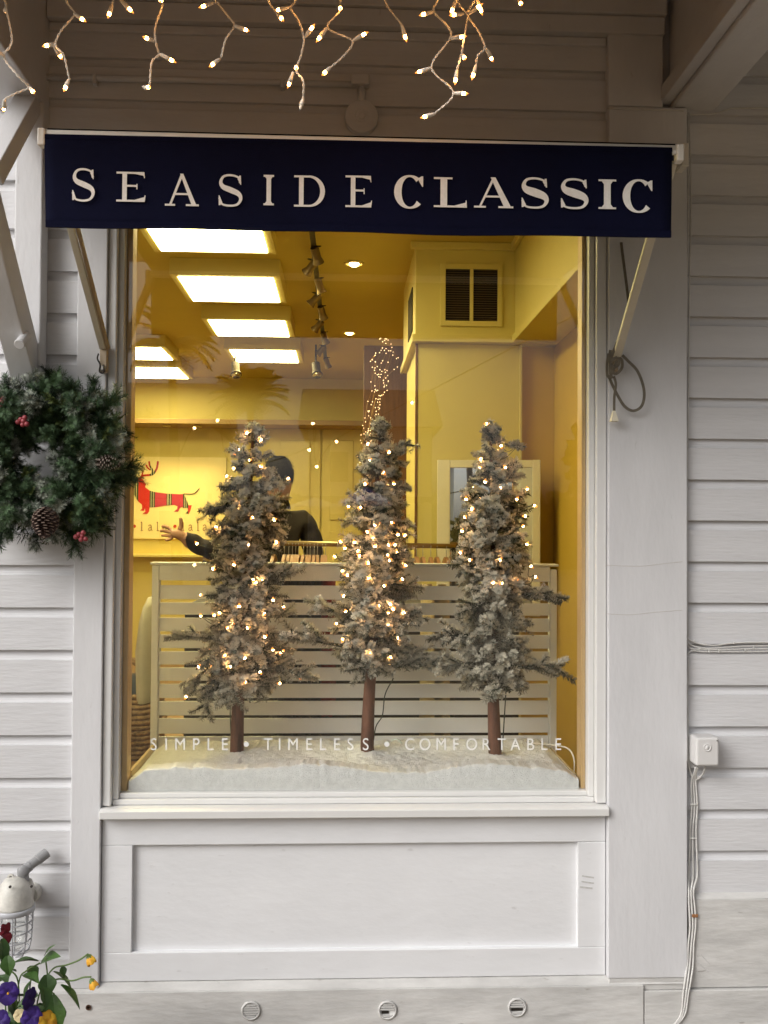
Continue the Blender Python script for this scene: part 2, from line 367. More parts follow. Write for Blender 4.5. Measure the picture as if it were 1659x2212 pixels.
# ------------------------------------------------------------------ porch roof: soffit, fascia, beams and knee brace
part('soffit', MB().box(-1.20, 4.5, -1.04, 0.0, 3.524, 3.60), TRIM, 0)
part('fascia', MB().box(-1.22, 4.5, -1.08, -1.042, 2.775, 3.62), TRIM)  # its unseen depth is shaped to shade the upper wall
part('porch_beam', MB().box(1.085, 1.235, -1.04, 0.018, 2.99, 3.522), bevel=0.006)
part('beam_moulding', MB().box(1.045, 1.0835, -1.039, 0.0, 3.005, 3.06))
part('porch_beam', MB().box(-1.140, -0.972, -1.04, 0.018, 2.935, 3.522), bevel=0.006)
part('bracket_post', MB().box(-1.052, -0.966, -0.068, -0.001, 1.98, 2.933), bevel=0.004)
kb = MB(); xa, xb = -1.050, -0.973
pts = [(-0.069, 2.02), (-0.069, 2.165), (-0.80, 2.934), (-0.92, 2.934), (-0.92, 2.91)]
kb.slab([(xb, y, z) for y, z in pts], (xa-xb, 0, 0)); part('knee_brace', kb, bevel=0.004)
ks = MB(); ks.bar((-1.011, -0.40, 2.57), (-1.011, -0.075, 2.925), 0.068, 0.060, (0, 1, 1)); part('knee_strut', ks, bevel=0.003)
pg = at(50, 741, -0.20); MB().tube([pg+Vector((0, 0.03, 0.03)), pg+Vector((0, -0.035, -0.012))], 0.0155, 18).build('peg', TRIM, B, False, 0.002)

# ------------------------------------------------------------------ shop interior shell (parts of the building)
CZ, FZ, BY = 3.235, 0.20, 7.2
part('interior_wall', MB().box(-3.3, 1.55, BY, BY+0.1, FZ, CZ+0.1), YWALL, 0)
part('interior_wall', MB().box(-3.3, -3.2, 0.121, BY-0.001, FZ, CZ+0.1), YWALL, 0)
RWX = at(1205, 1000, 2.28).x
part('interior_wall', MB().box(RWX, RWX+0.1, 0.121, BY-0.001, FZ, CZ+0.1), TAN, 0)
part('shop_floor', MB().box(-3.3, RWX+0.1, 0.121, BY+0.1, FZ-0.08, FZ), FLOORW, 0)
part('shop_ceiling', MB().box(-3.3, RWX+0.1, 0.10, BY+0.1, CZ, CZ+0.08), CEILP, 0)
# bulkhead and partition on the right
BKY = 2.28
bl, br = at(897, 738, BKY), at(1112, 740, BKY)
bz = bl.z
part('bulkhead', MB().box(bl.x, RWX-0.001, BKY, BKY+1.1, bz, CZ-0.001), YTRIM, 0.003)
part('bulkhead', MB().box(br.x, RWX-0.001, 0.122, BKY-0.001, bz+0.002, CZ-0.0015), YTRIM, 0.003)
part('bulkhead_moulding', MB().box(bl.x-0.012, br.x+0.0, BKY-0.022, BKY-0.002, bz-0.002, bz+0.042), YTRIM, 0.004)
part('bulkhead_moulding', MB().box(br.x-0.020, br.x-0.002, 0.125, BKY-0.023, bz-0.003, bz+0.040), YTRIM, 0.004)
part('bulkhead_moulding', MB().box(bl.x-0.020, bl.x-0.001, BKY-0.021, BKY+1.1, bz-0.003, bz+0.041), YTRIM, 0.004)
part('crown_moulding', MB().box(bl.x-0.03, br.x, BKY-0.03, BKY-0.001, CZ-0.045, CZ-0.002), YTRIM, 0.006)
part('crown_moulding', MB().box(br.x-0.03, br.x-0.001, 0.125, BKY-0.031, CZ-0.046, CZ-0.002), YTRIM, 0.006)
pl = at(902, 900, BKY+0.05); pr_ = at(1126, 900, BKY+0.05)
part('partition', MB().box(pl.x, pr_.x, BKY+0.05, BKY+1.0, FZ, bz-0.001), YWALL, 0.003)
part('partition', MB().box(pr_.x+0.004, RWX-0.001, BKY+0.10, BKY+1.0, FZ, bz-0.001), TAN, 0)
part('corner_bead', MB().box(pl.x-0.014, pl.x-0.001, BKY+0.045, BKY+0.065, FZ, bz-0.003), mat('brown_corner_bead', (0.20, 0.09, 0.03), 0.5), 0.002)
part('corner_bead', MB().box(pr_.x-0.012, pr_.x+0.002, BKY+0.036, BKY+0.049, FZ, bz-0.003), YTRIM, 0.002)
# back wall: dropped cornice with a shadow line, wainscot panels, dado shelf
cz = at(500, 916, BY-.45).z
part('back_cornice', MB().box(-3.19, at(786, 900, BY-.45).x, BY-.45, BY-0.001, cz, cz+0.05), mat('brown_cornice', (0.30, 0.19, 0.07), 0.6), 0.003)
for x0, x1 in ((583, 690), (697, 778)):
    a, b = at(x0, 925, BY-0.03), at(x1, 1300, BY-0.03); cpan = part('closet_door', MB().box(a.x, b.x, BY-0.03, BY-0.002, FZ, a.z), YTRIM, 0.003)
    w = b.x-a.x
    MB().box(a.x+w*.2, b.x-w*.2, BY-0.045, BY-0.031, a.z-1.0, a.z-0.13).build('door_panel', YTRIM, cpan, False, 0.01)
    MB().box(a.x+w*.2, b.x-w*.2, BY-0.045, BY-0.031, FZ+0.12, a.z-1.12).build('door_panel', YTRIM, cpan, False, 0.01)
a, b = at(240, 1196, BY), at(600, 1196, BY)
part('dado_shelf', MB().box(-3.18, b.x, BY-0.16, BY-0.002, a.z-0.03, a.z+0.0), YTRIM, 0.004)
# dark doorway beyond the partition
a, b = at(786, 760, 4.2), at(846, 1300, 4.2)
dw = part('timber_door', MB().box(a.x, b.x+0.35, 4.2, 4.26, FZ, a.z+0.05), mat('brown_timber', (0.20, 0.085, 0.03), 0.5, noise=0.4, nscale=10, stretch=(4, 1, 0.4)), 0.004)
MB().box(a.x+0.06, b.x+0.28, 4.18, 4.199, FZ+0.2, 1.2).build('door_panel', MATS['brown_timber'], dw, False, 0.01)

# ================================================================== AWNING SIGN
AY = -0.62
aL, aR = at(92, 288, AY), at(1467, 322, AY)
AW = thing('awning', (0, AY, (aL.z+aR.z)/2), 'navy canvas drop-arm awning with a white-lettered valance over the display window', 'awning')
def alerp(t, dz=0, dy=0): return aL.lerp(aR, t)+Vector((0, dy, dz))
MB().tube([aL, aR], 0.0095, 12).build('front_bar', WHITEMETAL, AW, True)
MB().bar(aL+Vector((0, -0.004, -0.012)), aR+Vector((0, -0.004, -0.012)), 0.012, 0.010).build('front_rail', WHITEMETAL, AW, False, 0.002)
for e, s in ((aL, -1), (aR, 1)):
    MB().box(e.x-0.010, e.x+0.010, AY-0.014, AY+0.016, e.z-0.036, e.z+0.010).build('end_cap', WHITEMETAL, AW, False, 0.004)
# valance cloth: pixel corners on the awning plane, slightly wavy
NX, NZ = 60, 8; vb = MB(); grid = []
for i in range(NX+1):
    t = i/NX; px = 98+(1449-98)*t
    top = at(px, 293+(322-293)*t, AY); 
    sag = 2.5*math.exp(-((t-0.62)/0.13)**2)+0.8*math.sin(t*21)
    bot = at(101+(1446-101)*t, 493+(516-493)*t+sag, AY)
    col = []
    for j in range(NZ+1):
        s = j/NZ; p = top.lerp(bot, s); p.y += -0.011+0.0022*s*math.sin(t*9+1.0)+0.0012*s*math.sin(t*23); col.append(p)
    grid.append(col)
idx = [[vb.vert(p) for p in c] for c in grid]
idb = [[vb.vert(p+Vector((0, 0.0022, 0))) for p in c] for c in grid]
for i in range(NX):
    for j in range(NZ):
        vb.f.append([idx[i][j], idx[i+1][j], idx[i+1][j+1], idx[i][j+1]]); vb.f.append([idb[i][j], idb[i][j+1], idb[i+1][j+1], idb[i+1][j]])
for i in range(NX):
    vb.f.append([idx[i][0], idb[i][0], idb[i+1][0], idx[i+1][0]]); vb.f.append([idx[i][NZ], idx[i+1][NZ], idb[i+1][NZ], idb[i][NZ]])
for j in range(NZ):
    vb.f.append([idx[0][j], idx[0][j+1], idb[0][j+1], idb[0][j]]); vb.f.append([idx[NX][j], idb[NX][j], idb[NX][j+1], idx[NX][j+1]])
val = vb.build('valance', NAVY, AW, True)
for s0, s1 in ((.925, .998), (.004, .05)):
    hm = MB(); top_ = [c[0].lerp(c[-1], s0)+Vector((0, 0, 0)) for c in grid]; bot_ = [c[0].lerp(c[-1], s1) for c in grid]
    for i in range(NX+1):
        for L_, s_ in ((top_, s0), (bot_, s1)): L_[i].y = grid[i][0].y+(grid[i][-1].y-grid[i][0].y)*s_-.0014
    for i in range(NX): hm.slab([top_[i], top_[i+1], bot_[i+1], bot_[i]], (0, .0012, 0))
    hm.build('hem', NAVY, val)
# canopy cloth from the wall roller down to the front bar
cb = MB(); n = 12
top = [[Vector((-0.86+(1.10+0.86)*i/n, -0.055, 2.80)).lerp(alerp(0.007+0.986*i/n, 0.011, -0.002), s/6)+Vector((0, 0, -0.02*math.sin(math.pi*s/6))) for s in range(7)] for i in range(n+1)]
ii = [[cb.vert(p) for p in c] for c in top]; jj = [[cb.vert(p+Vector((0, 0, 0.002))) for p in c] for c in top]
for i in range(n):
    for s in range(6):
        cb.f.append([ii[i][s], ii[i+1][s], ii[i+1][s+1], ii[i][s+1]]); cb.f.append([jj[i][s], jj[i][s+1], jj[i+1][s+1], jj[i+1][s]])
cb.build('canopy', NAVY, AW, True)
MB().tube([(-0.875, -0.056, 2.80), (1.115, -0.056, 2.80)], 0.030, 16).build('roller', WHITEMETAL, AW, True)
for x in (-0.86, 1.10): MB().box(x-0.012, x+0.012, -0.095, -0.0302, 2.765, 2.84).build('roller_bracket', WHITEMETAL, AW, False, 0.003)
# arms
for (wx, wy), e, w in (((222, 752), aL, 0.021), ((1332, 772), aR, 0.027)):
    base = at(wx, wy, -0.055); tip = e+Vector((0.012 if e is aL else -0.012, 0.02, -0.03))
    MB().bar(base, tip, w, 0.014, (0, 1, 0)).build('arm', CREAMMETAL, AW, False, 0.003)
    if e is aL: MB().bar(base+Vector((0.016, 0.004, 0.0)), tip+Vector((0.019, 0.012, 0.0)), 0.010, 0.014, (0, 1, 0)).build('arm_channel', mat('tan_arm_channel', (0.40, 0.29, 0.17), 0.5), AW, False, 0.002)
hb = at(223, 770, -0.04)
hg = MB().box(hb.x-0.009, hb.x+0.014, -0.050, -0.0242, hb.z-0.052, hb.z+0.045).build('hinge_bracket', mat('tan_bracket', (0.45, 0.36, 0.25), 0.4, metal=0.5), AW, False, 0.003)
MB().lathe([(0.006, 0), (0.006, 0.006), (0.003, 0.008)], hb+Vector((0.002, -0.010, 0.032)), (0, -1, 0), 12).build('bolt', DARKMETAL, hg)
MB().lathe([(0.009, 0), (0.010, 0.006), (0.006, 0.010), (0.003, 0.010)], hb+Vector((0.001, -0.010, -0.040)), (0, -1, 0), 16).build('bolt', STEEL, hg)
MB().tube(spline([hb+Vector((-0.010, -0.02, 0.005)), hb+Vector((-0.012, -0.024, -0.012)), hb+Vector((-0.004, -0.022, -0.030)), hb+Vector((-0.006, -0.02, -0.052)), hb+Vector((0.006, -0.02, -0.055)), hb+Vector((0.008, -0.022, -0.030))]), 0.0028, 6).build('pin', DARKMETAL, hg, True)
hr = at(1327, 770, -0.05)
hgr = MB().box(hr.x-0.014, hr.x+0.012, -0.056, -0.0302, hr.z-0.05, hr.z+0.02).build('hinge_bracket', MATS['tan_bracket'], AW, False, 0.003)
MB().lathe([(0.006, 0), (0.006, 0.006)], hr+Vector((-0.004, -0.007, 0.01)), (0, -1, 0), 12).build('bolt', DARKMETAL, hgr)

# valance letters: drawn as strokes with serifs
def ribbon(pts, wid):
    L, Rr = [], []
    for i, p in enumerate(pts):
        t = (pts[min(i+1, len(pts)-1)]-pts[max(i-1, 0)]).normalized(); nrm = Vector((-t.y, t.x)); L.append(p+nrm*wid[i]/2); Rr.append(p-nrm*wid[i]/2)
    return [[L[i], L[i+1], Rr[i+1], Rr[i]] for i in range(len(pts)-1)]
def arcw(cx, cy, rx, ry, a0, a1, n, thick, thin, phase=0.0, ends=None):
    pts, wid = [], []
    for i in range(n+1):
        a = R(a0+(a1-a0)*i/n); pts.append(Vector((cx+rx*math.cos(a), cy+ry*math.sin(a)))); wid.append(thin+(thick-thin)*abs(math.cos(a+phase))**1.6)
    return pts, wid
def glyph(ch, w, h, st, th):
    V = Vector; P = []
    def rect(x0, y0, x1, y1): P.append([V((x0, y0)), V((x1, y0)), V((x1, y1)), V((x0, y1))])
    def tri(*p): P.append([V(q) for q in p])
    sf = st*0.55
    if ch == 'I':
        c = w/2; rect(c-st/2, th, c+st/2, h-th); rect(0, 0, w, th); rect(0, h-th, w, h)
        for s in (-1, 1):
            tri((c+s*st/2, th), (c+s*(st/2+sf*.6), th), (c+s*st/2, th+sf*.8)); tri((c+s*st/2, h-th), (c+s*(st/2+sf*.6), h-th), (c+s*st/2, h-th-sf*.8))
    elif ch in 'EL':
        x = w*0.20; rect(x, th, x+st, h-th); rect(0, 0, w*.93, th); 
        tri((w*.93, 0), (w, 0), (w*.985, h*.24), (w*.965, h*.24)) if ch == 'L' else tri((w*.90, 0), (w*.97, 0), (w, h*.22), (w*.97, h*.22))
        tri((w*.62, th), (w*.95, th), (w*.95, h*.16))
        if ch == 'L': rect(0, h-th, w*.56, h)
        else:
            rect(0, h-th, w*.92, h); tri((w*.88, h), (w*.95, h), (w*.97, h*.80), (w*.945, h*.80)); tri((w*.62, h-th), (w*.92, h-th), (w*.92, h*.88))
            rect(x+st, h*.50, w*.70, h*.50+th); rect(w*.68, h*.42, w*.72, h*.60)
    elif ch == 'A':
        ax = w*.50
        P.append([V((w*.13, th)), V((w*.13+th*1.25, th)), V((ax+th*.6, h*.96)), V((ax-th*.9, h*.96))])
        P.append([V((w*.86-st*.62, th)), V((w*.86+st*.42, th)), V((ax+st*.25, h)), V((ax-st*.45, h))])
        rect(w*.27, h*.34, w*.70, h*.34+th); rect(0, 0, w*.30, th); rect(w*.62, 0, w, th)
    elif ch == 'D':
        x = w*.16; rect(x, th, x+st, h-th); rect(0, 0, w*.5, th); rect(0, h-th, w*.5, h)
        pts, wid = arcw(w*.48, h/2, w*.52-st*.5, h/2-th/2, -90, 90, 22, st*1.05, th); P.extend(ribbon(pts, wid))
    elif ch == 'C':
        pts, wid = arcw(w*.53, h/2, w*.53-st*.5, h/2-th/2, 48, 318, 34, st*1.12, th); P.extend(ribbon(pts, wid))
        tri((w*.93, h*.97), (w*.985, h*.97), (w*.985, h*.66), (w*.955, h*.66), (w*.86, h*.80), (w*.80, h*.90))
    elif ch == 'S':
        cl = [(w*.86, h*.74), (w*.80, h*.90), (w*.52, h-th/2), (w*.24, h*.93), (w*.13, h*.76), (w*.22, h*.61), (w*.50, h*.515), (w*.80, h*.40), (w*.885, h*.24), (w*.76, h*.075), (w*.48, th/2), (w*.18, h*.08), (w*.08, h*.27)]
        pts = [V((q.x, q.y)) for q in spline([(a, b, 0) for a, b in cl], 5)]
        m = len(pts); wid = []
        for i in range(m):
            u = i/(m-1); g = math.exp(-((u-.5)/.17)**2); e = max(0, 1-min(u, 1-u)/.07); wid.append(th+(st*1.18-th)*g+e*th*.3)
        P.extend(ribbon(pts, wid))
        tri((w*.83, h*.96), (w*.885, h*.96), (w*.90, h*.68), (w*.87, h*.68), (w*.76, h*.86)); tri((w*.06, h*.04), (w*.115, h*.04), (w*.20, h*.12), (w*.085, h*.34), (w*.055, h*.34))
    return P
letters = [('S', 153, 208, 364, 435, 0), ('E', 251, 315, 372, 435, 0), ('A', 356, 430, 376, 444, 0), ('S', 469, 527, 377, 446, 0), ('I', 569, 592, 378, 443, 0),
           ('D', 635, 702, 380, 446, 0), ('E', 746, 804, 380, 447, 0), ('C', 852, 915, 379, 450, 1), ('L', 937, 1009, 384, 447, 1), ('A', 1024, 1109, 384, 448, 1),
           ('S', 1123, 1188, 384, 450, 1), ('S', 1208, 1274, 386, 451, 1), ('I', 1293, 1331, 388, 451, 1), ('C', 1346, 1410, 388, 459, 1)]
for ch, x0, x1, y0, y1, bold in letters:
    yy = AY-0.0160; p0 = at(x0, y1, yy); p1 = at(x1, y0, yy)
    w, h = x1-x0, y1-y0; k = (p1.x-p0.x)/w; kz = (p1.z-p0.z)/h
    st = 14.5 if bold else 10.0; th = 3.8 if bold else 4.0
    m = MB()
    for n_, poly in enumerate(glyph(ch, w, h, st, th)):
        dy = -0.00002*n_
        m.slab([(p0.x+q.x*k, yy+dy, p0.z+q.y*kz) for q in poly], (0, 0.0012, 0))
    m.build('letter', LETTER, val)

# lifting strap tied round the right hinge, with its plastic bell pull
ST = thing('awning_strap', at(1325, 780, -0.07), 'brown webbing strap knotted round the right awning arm with a cream bell pull', 'strap')
def crop3(x, y): return ((1848+x*.3617)/1.4756, (700+y*.3617)/1.4756)
def strap(name, pts, Y, w=0.0045):
    P3 = []
    for i, (x, y) in enumerate(pts):
        yy = Y[i] if isinstance(Y, list) else Y
        P3.append(at(*crop3(x, y), yy))
    sp = spline(P3, 6); m = MB()
    for i in range(len(sp)-1): m.bar(sp[i], sp[i+1]+(sp[i+1]-sp[i])*0.05, 0.0018, 2*w, (0.15, 0.0, 1) if abs((sp[i+1]-sp[i]).normalized().z) < .75 else (1, 0.0, 0.12))
    return m.build(name, TAPE, ST)
strap('strap_end', [(365, 200), (375, 290), (410, 560), (430, 730)], [-0.045, -0.05, -0.07, -0.09])
strap('strap_run', [(375, 1195), (430, 1250), (505, 1330), (555, 1450), (568, 1560), (540, 1650), (470, 1685), (400, 1650), (345, 1570), (280, 1440), (255, 1370)], -0.062)
strap('strap_tail', [(300, 1380), (318, 1450), (305, 1560), (303, 1685)], -0.068, 0.0040)
strap('knot', [(255, 1180), (240, 1290), (250, 1390), (290, 1340), (330, 1240), (368, 1230), (370, 1310), (310, 1360), (270, 1300), (285, 1200), (330, 1080)], [-0.066, -0.07, -0.072, -0.078, -0.082, -0.08, -0.076, -0.074, -0.080, -0.082, -0.08])
strap('knot', [(270, 1150), (262, 1240), (300, 1300), (345, 1270), (330, 1215), (275, 1250), (268, 1340), (285, 1400)], [-0.075, -0.08, -0.088, -0.088, -0.085, -0.084, -0.078, -0.072])
bp = at(*crop3(302, 1690), -0.068)
MB().lathe([(0.004, 0.002), (0.006, 0), (0.0165, -0.031), (0.0165, -0.033), (0.013, -0.033), (0.004, -0.004)], bp, (0, 0, 1), 4).build('bell_pull', mat('cream_plastic', (0.78, 0.72, 0.56), 0.4), ST)

# ================================================================== ICICLE LIGHTS under the fascia
IY = -0.93
IC = thing('icicle_lights', (0, IY, 2.93), 'string of white-wired icicle lights with warm bulbs hanging from the porch eave', 'string lights')
def c1(x, y): return (x*0.5, y*0.5)
def c2(x, y): return (829.5+x*0.5, y*0.5)
wires = [(c1, [(20, 0), (27, 40), (50, 150), (45, 200), (15, 245), (70, 320), (130, 380)]), (c1, [(130, 380), (75, 400), (20, 430)]),
 (c1, [(285, 0), (320, 60), (265, 130), (240, 195), (275, 240), (300, 345)]), (c1, [(490, -30), (485, 20)]), (c1, [(490, -30), (520, 0)]),
 (c1, [(700, 0), (700, 30), (670, 120), (672, 180), (685, 235), (655, 270), (645, 370), (618, 372), (630, 384)]),
 (c1, [(930, 0), (940, 12), (985, 70), (1012, 112), (975, 170), (955, 250)]), (c1, [(1160, 0), (1195, 55)]),
 (c1, [(1275, 0), (1255, 33), (1290, 90), (1312, 163), (1300, 240), (1280, 305), (1310, 350), (1310, 430)]),
 (c1, [(1470, 0), (1470, 45), (1415, 120), (1520, 175), (1490, 235), (1430, 290)]),
 (c2, [(5, 0), (75, 105)]), (c2, [(230, 0), (215, 50), (275, 115), (285, 166), (205, 292), (300, 402), (215, 495)]),
 (c2, [(315, -10), (355, 55), (362, 60), (345, 170), (335, 230), (315, 300)]), (c2, [(400, -10), (362, 60), (410, 140), (435, 206), (405, 240), (398, 280)]), (c2, [(582, -20), (582, 0)])]
bulbs = [(c1, 25, 35, 0, 18), (c1, 20, 245, -4, 240), (c1, 130, 380, 163, 425), (c1, 20, 430, -6, 452), (c1, 320, 60, 378, 105), (c1, 240, 190, 200, 225), (c1, 232, 195, 248, 222), (c1, 297, 345, 285, 410),
 (c1, 485, 20, 470, 90), (c1, 520, 0, 575, 50), (c1, 700, -10, 703, 38), (c1, 668, 178, 632, 190), (c1, 690, 233, 757, 260), (c1, 625, 380, 660, 402), (c1, 925, 12, 862, 45), (c1, 1012, 112, 1072, 112),
 (c1, 950, 255, 908, 305), (c1, 1195, 55, 1228, 110), (c1, 1250, 30, 1185, 28), (c1, 1315, 165, 1360, 125), (c1, 1278, 285, 1283, 325), (c1, 1268, 310, 1240, 360), (c1, 1308, 430, 1298, 490), (c1, 1466, 30, 1472, 70),
 (c1, 1412, 120, 1365, 172), (c1, 1525, 175, 1590, 150), (c1, 1428, 290, 1392, 342), (c2, 75, 105, 100, 170), (c2, 212, 50, 150, 80), (c2, 285, 166, 355, 168), (c2, 205, 292, 135, 308), (c2, 300, 402, 358, 422),
 (c2, 218, 492, 155, 520), (c2, 315, -10, 290, 50), (c2, 345, 58, 280, 80), (c2, 365, 60, 420, 38), (c2, 400, -10, 430, 50), (c2, 338, 235, 345, 282), (c2, 315, 300, 305, 372), (c2, 440, 207, 478, 240), (c2, 398, 280, 378, 350), (c2, 582, 0, 586, 50)]
def twist(pts, r=0.0013):
    sp = spline(pts, 8); m = MB(); a, b = [], []; L = 0
    for i, p in enumerate(sp):
        if i: L += (sp[i]-sp[i-1]).length
        t = (sp[min(i+1, len(sp)-1)]-sp[max(i-1, 0)]).normalized(); n_ = t.cross(Vector((0, 1, 0))).normalized(); ang = L*230
        o = n_*math.cos(ang)*0.0017+Vector((0, 1, 0))*math.sin(ang)*0.0017; a.append(p+o); b.append(p-o)
    return m.tube(a, r, 5).tube(b, r, 5)
MB().tube(spline([Vector((-1.9, IY-0.10, 2.815)), Vector((-0.8, IY-0.10, 2.80)), Vector((0.3, IY-0.10, 2.81)), Vector((1.9, IY-0.10, 2.81))], 10), 0.003, 6).build('main_wire', WIREW, IC)
for fn, pts in wires:
    P3 = [at(*fn(x, y), IY+0.012*math.sin(i*2.1+x*.1)) for i, (x, y) in enumerate(pts)]
    if pts[0][1] <= 0: P3 = [Vector((P3[0].x+0.008, IY-0.10, 2.81))]+P3
    twist(P3).build('wire', WIREW, IC)
hl, bl_ = 0.024, 0.016
hus = MB().lathe([(0.0022, 0), (0.0036, 0.003), (0.0047, 0.016), (0.0051, hl), (0.0042, hl)], (0, 0, 0), (1, 0, 0), 10).mesh('bulb', True); hus.materials.append(WIREW)
bul = MB().lathe([(0.0032, 0), (0.0037, 0.005), (0.0029, 0.010), (0.0010, bl_-.001), (0.0003, bl_+.001)], (hl-.001, 0, 0), (1, 0, 0), 10).mesh('lamp', True); bul.materials.append(BULBON); bul.materials.append(BULBTIP)
for f in bul.polygons: f.material_index = 1 if (f.center.x > hl+.0095 or f.center.x < hl+.0012) else 0
buoff = bul.copy(); buoff.materials.clear(); buoff.materials.append(BULBOFF)
for i, (fn, xa_, ya_, xb_, yb_) in enumerate(bulbs):
    p, q = at(*fn(xa_, ya_), IY), at(*fn(xb_, yb_), IY)
    d = q-p; need = hl+bl_; dd = max(need**2-d.length**2, 0)
    d.y = (-1 if i % 3 else 1)*math.sqrt(dd)*0.9
    M = frame_to(p, d); h = link('bulb', hus, IC, M)
    link('lamp', buoff if (xa_, ya_) == (1308, 430) else bul, h, M)

# ================================================================== WREATH
def needle_mesh(name, length, side, nlen, nwid, dens, seed, spread=1.0, light=0.35, up=0.0, taper=0.45, base=0.55, tipw=0.35):
    rng = random.Random(seed); m = MB(); att = []
    def brush(p0, d0, L, nl):
        bf = rng.uniform(.6, 1.6)
        d0 = Vector(d0).normalized(); k = int(L*dens); bend = Vector((rng.uniform(-.3, .3), rng.uniform(-.3, .3), rng.uniform(-.3, .3)))
        for i in range(k):
            t = i/max(k-1, 1); p = Vector(p0)+d0*L*t+bend*L*t*t*0.35; dd = (d0+bend*t*0.7).normalized()
            o = dd.orthogonal().normalized(); o.rotate(Quaternion(dd, rng.uniform(0, 6.283)))
            ln = nl*(1-taper*t)*rng.uniform(.7, 1.15)
            tip = p+(o*spread+dd*0.75).normalized()*ln; s = dd.cross(o).normalized()*nwid*0.5
            if rng.random() < .5: s = (s+o.cross(tip-p).normalized()*nwid*.3)
            m.face(p-s*.6, p+s*.6, tip+s*tipw, tip-s*tipw)
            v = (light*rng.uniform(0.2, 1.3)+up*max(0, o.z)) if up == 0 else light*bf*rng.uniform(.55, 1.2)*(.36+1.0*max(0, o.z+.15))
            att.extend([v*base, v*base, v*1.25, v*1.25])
        b = len(m.v); m.tube([p0, Vector(p0)+d0*L*0.6+bend*L*.12], [nwid*1.0, nwid*.5], 4, False); att.extend([0.05]*(len(m.v)-b))
    brush((0, 0, 0), (1, 0, 0), length, nlen)
    for k in range(side):
        t = rng.uniform(.15, .75); a = rng.uniform(0, 6.283)
        brush((length*t, 0, 0), (0.8, math.cos(a)*.75, math.sin(a)*.75), length*rng.uniform(.30, .5), nlen*.9)
    me = m.mesh(name)
    at_ = me.attributes.new('flock', 'FLOAT', 'POINT')
    for i, v in enumerate(att): at_.data[i].value = max(0, min(1, v))
    return me
WC = at(97, 993, -0.13)
WR = thing('wreath', WC, 'thick evergreen wreath with frosted sprigs, pine cones and red berries', 'wreath')
WG2 = vcol_mat('frosted_fir_needles', (0.024, 0.046, 0.034), (0.60, 0.63, 0.52), 0.6, 0.3)
WG3 = vcol_mat('yellow_green_cedar', (0.035, 0.055, 0.012), (0.17, 0.21, 0.06), 0.6, 0.3)
wv = []
for s in range(5): q = needle_mesh('sprig', 0.112, 8, 0.0265, 0.0028, 2300, 100+s, 1.25, light=.45, taper=.3, base=.25); q.materials.append(WNEEDLE); wv.append(q)
for s in range(3): q = needle_mesh('sprig', 0.108, 8, 0.0245, 0.0030, 2000, 200+s, 1.2, light=.65, taper=.3, base=.3); q.materials.append(WG2); wv.append(q)
for s in range(2): q = needle_mesh('sprig', 0.095, 8, 0.012, 0.0036, 1600, 300+s, light=.5); q.materials.append(WG3); wv.append(q)
rw = random.Random(11); RW = 0.160
MB().rings([[WC+Vector((math.cos(a)*(RW+0.012*math.cos(b)), 0.03+0.012*math.sin(b), math.sin(a)*(RW+0.012*math.cos(b)))) for b in [k*math.pi/4 for k in range(8)]] for a in [k*math.pi/20 for k in range(41)]], False).build('wreath_ring', mat('dark_vine', (0.02, 0.018, 0.010), 0.95, spec=.05), WR)
for k in range(298):
    a = k*2.39996; b = rw.uniform(-0.5, math.pi+0.5); rr = 0.09
    rad = Vector((math.cos(a), 0, math.sin(a))); tan = Vector((-math.sin(a), 0, math.cos(a))); outw = rad*math.cos(b)+Vector((0, -1, 0))*math.sin(b)
    p = WC+rad*RW+outw*rr*rw.uniform(.1, .75)
    d = outw*rw.uniform(.15, .62)+tan*rw.uniform(-1.0, 0.6)*(1 if k % 4 else -1)+Vector((rw.uniform(-.25, .25), 0, rw.uniform(-.25, .25)))
    if outw.dot(rad) < -0.3: d = d*0.8-rad*0.0
    me = rw.choice(wv[:5]) if rw.random() < .55 else rw.choice(wv[5:])
    sc = rw.uniform(.72, .98)*(0.86 if math.cos(b) < -0.35 else 1.06)
    link('sprig', me, WR, frame_to(p, d, rw.uniform(0, 6.28)) @ Matrix.Scale(sc, 4))
wf = MB(); wat = []
for k in range(9000):
    a = rw.uniform(0, 6.283); b = rw.uniform(0, 6.283); r_ = rw.uniform(.3, 1)*.088
    rad = Vector((math.cos(a), 0, math.sin(a))); o_ = rad*math.cos(b)+Vector((0, -1, 0))*math.sin(b); p = WC+Vector((0, .012, 0))+rad*.172+Vector((o_.x*r_, o_.y*r_*.75, o_.z*r_))
    d = (o_+Vector((rw.uniform(-1, 1), rw.uniform(-.8, .4), rw.uniform(-1, 1)))*.9).normalized(); sd_ = d.orthogonal().normalized(); sd_.rotate(Quaternion(d, rw.uniform(0, 6.28))); L_ = rw.uniform(.016, .030); wf.face(p-sd_*.0012, p+sd_*.0012, p+d*L_+sd_*.0006, p+d*L_-sd_*.0006)
    v = rw.uniform(0, .35); wat.extend([v*.3, v*.3, v, v])
wme = wf.mesh('needle_fill'); wa_ = wme.attributes.new('flock', 'FLOAT', 'POINT')
for i, v in enumerate(wat): wa_.data[i].value = v
wme.materials.append(WNEEDLE); o = link('needle_fill', wme, WR, Matrix.Identity(4)); o['kind'] = 'stuff'
CONE = mat('pine_cone_brown', (0.060, 0.026, 0.016), 0.7, noise=0.4, nscale=60)
CONET = mat('pine_cone_pale_tip', (0.45, 0.38, 0.32), 0.7)
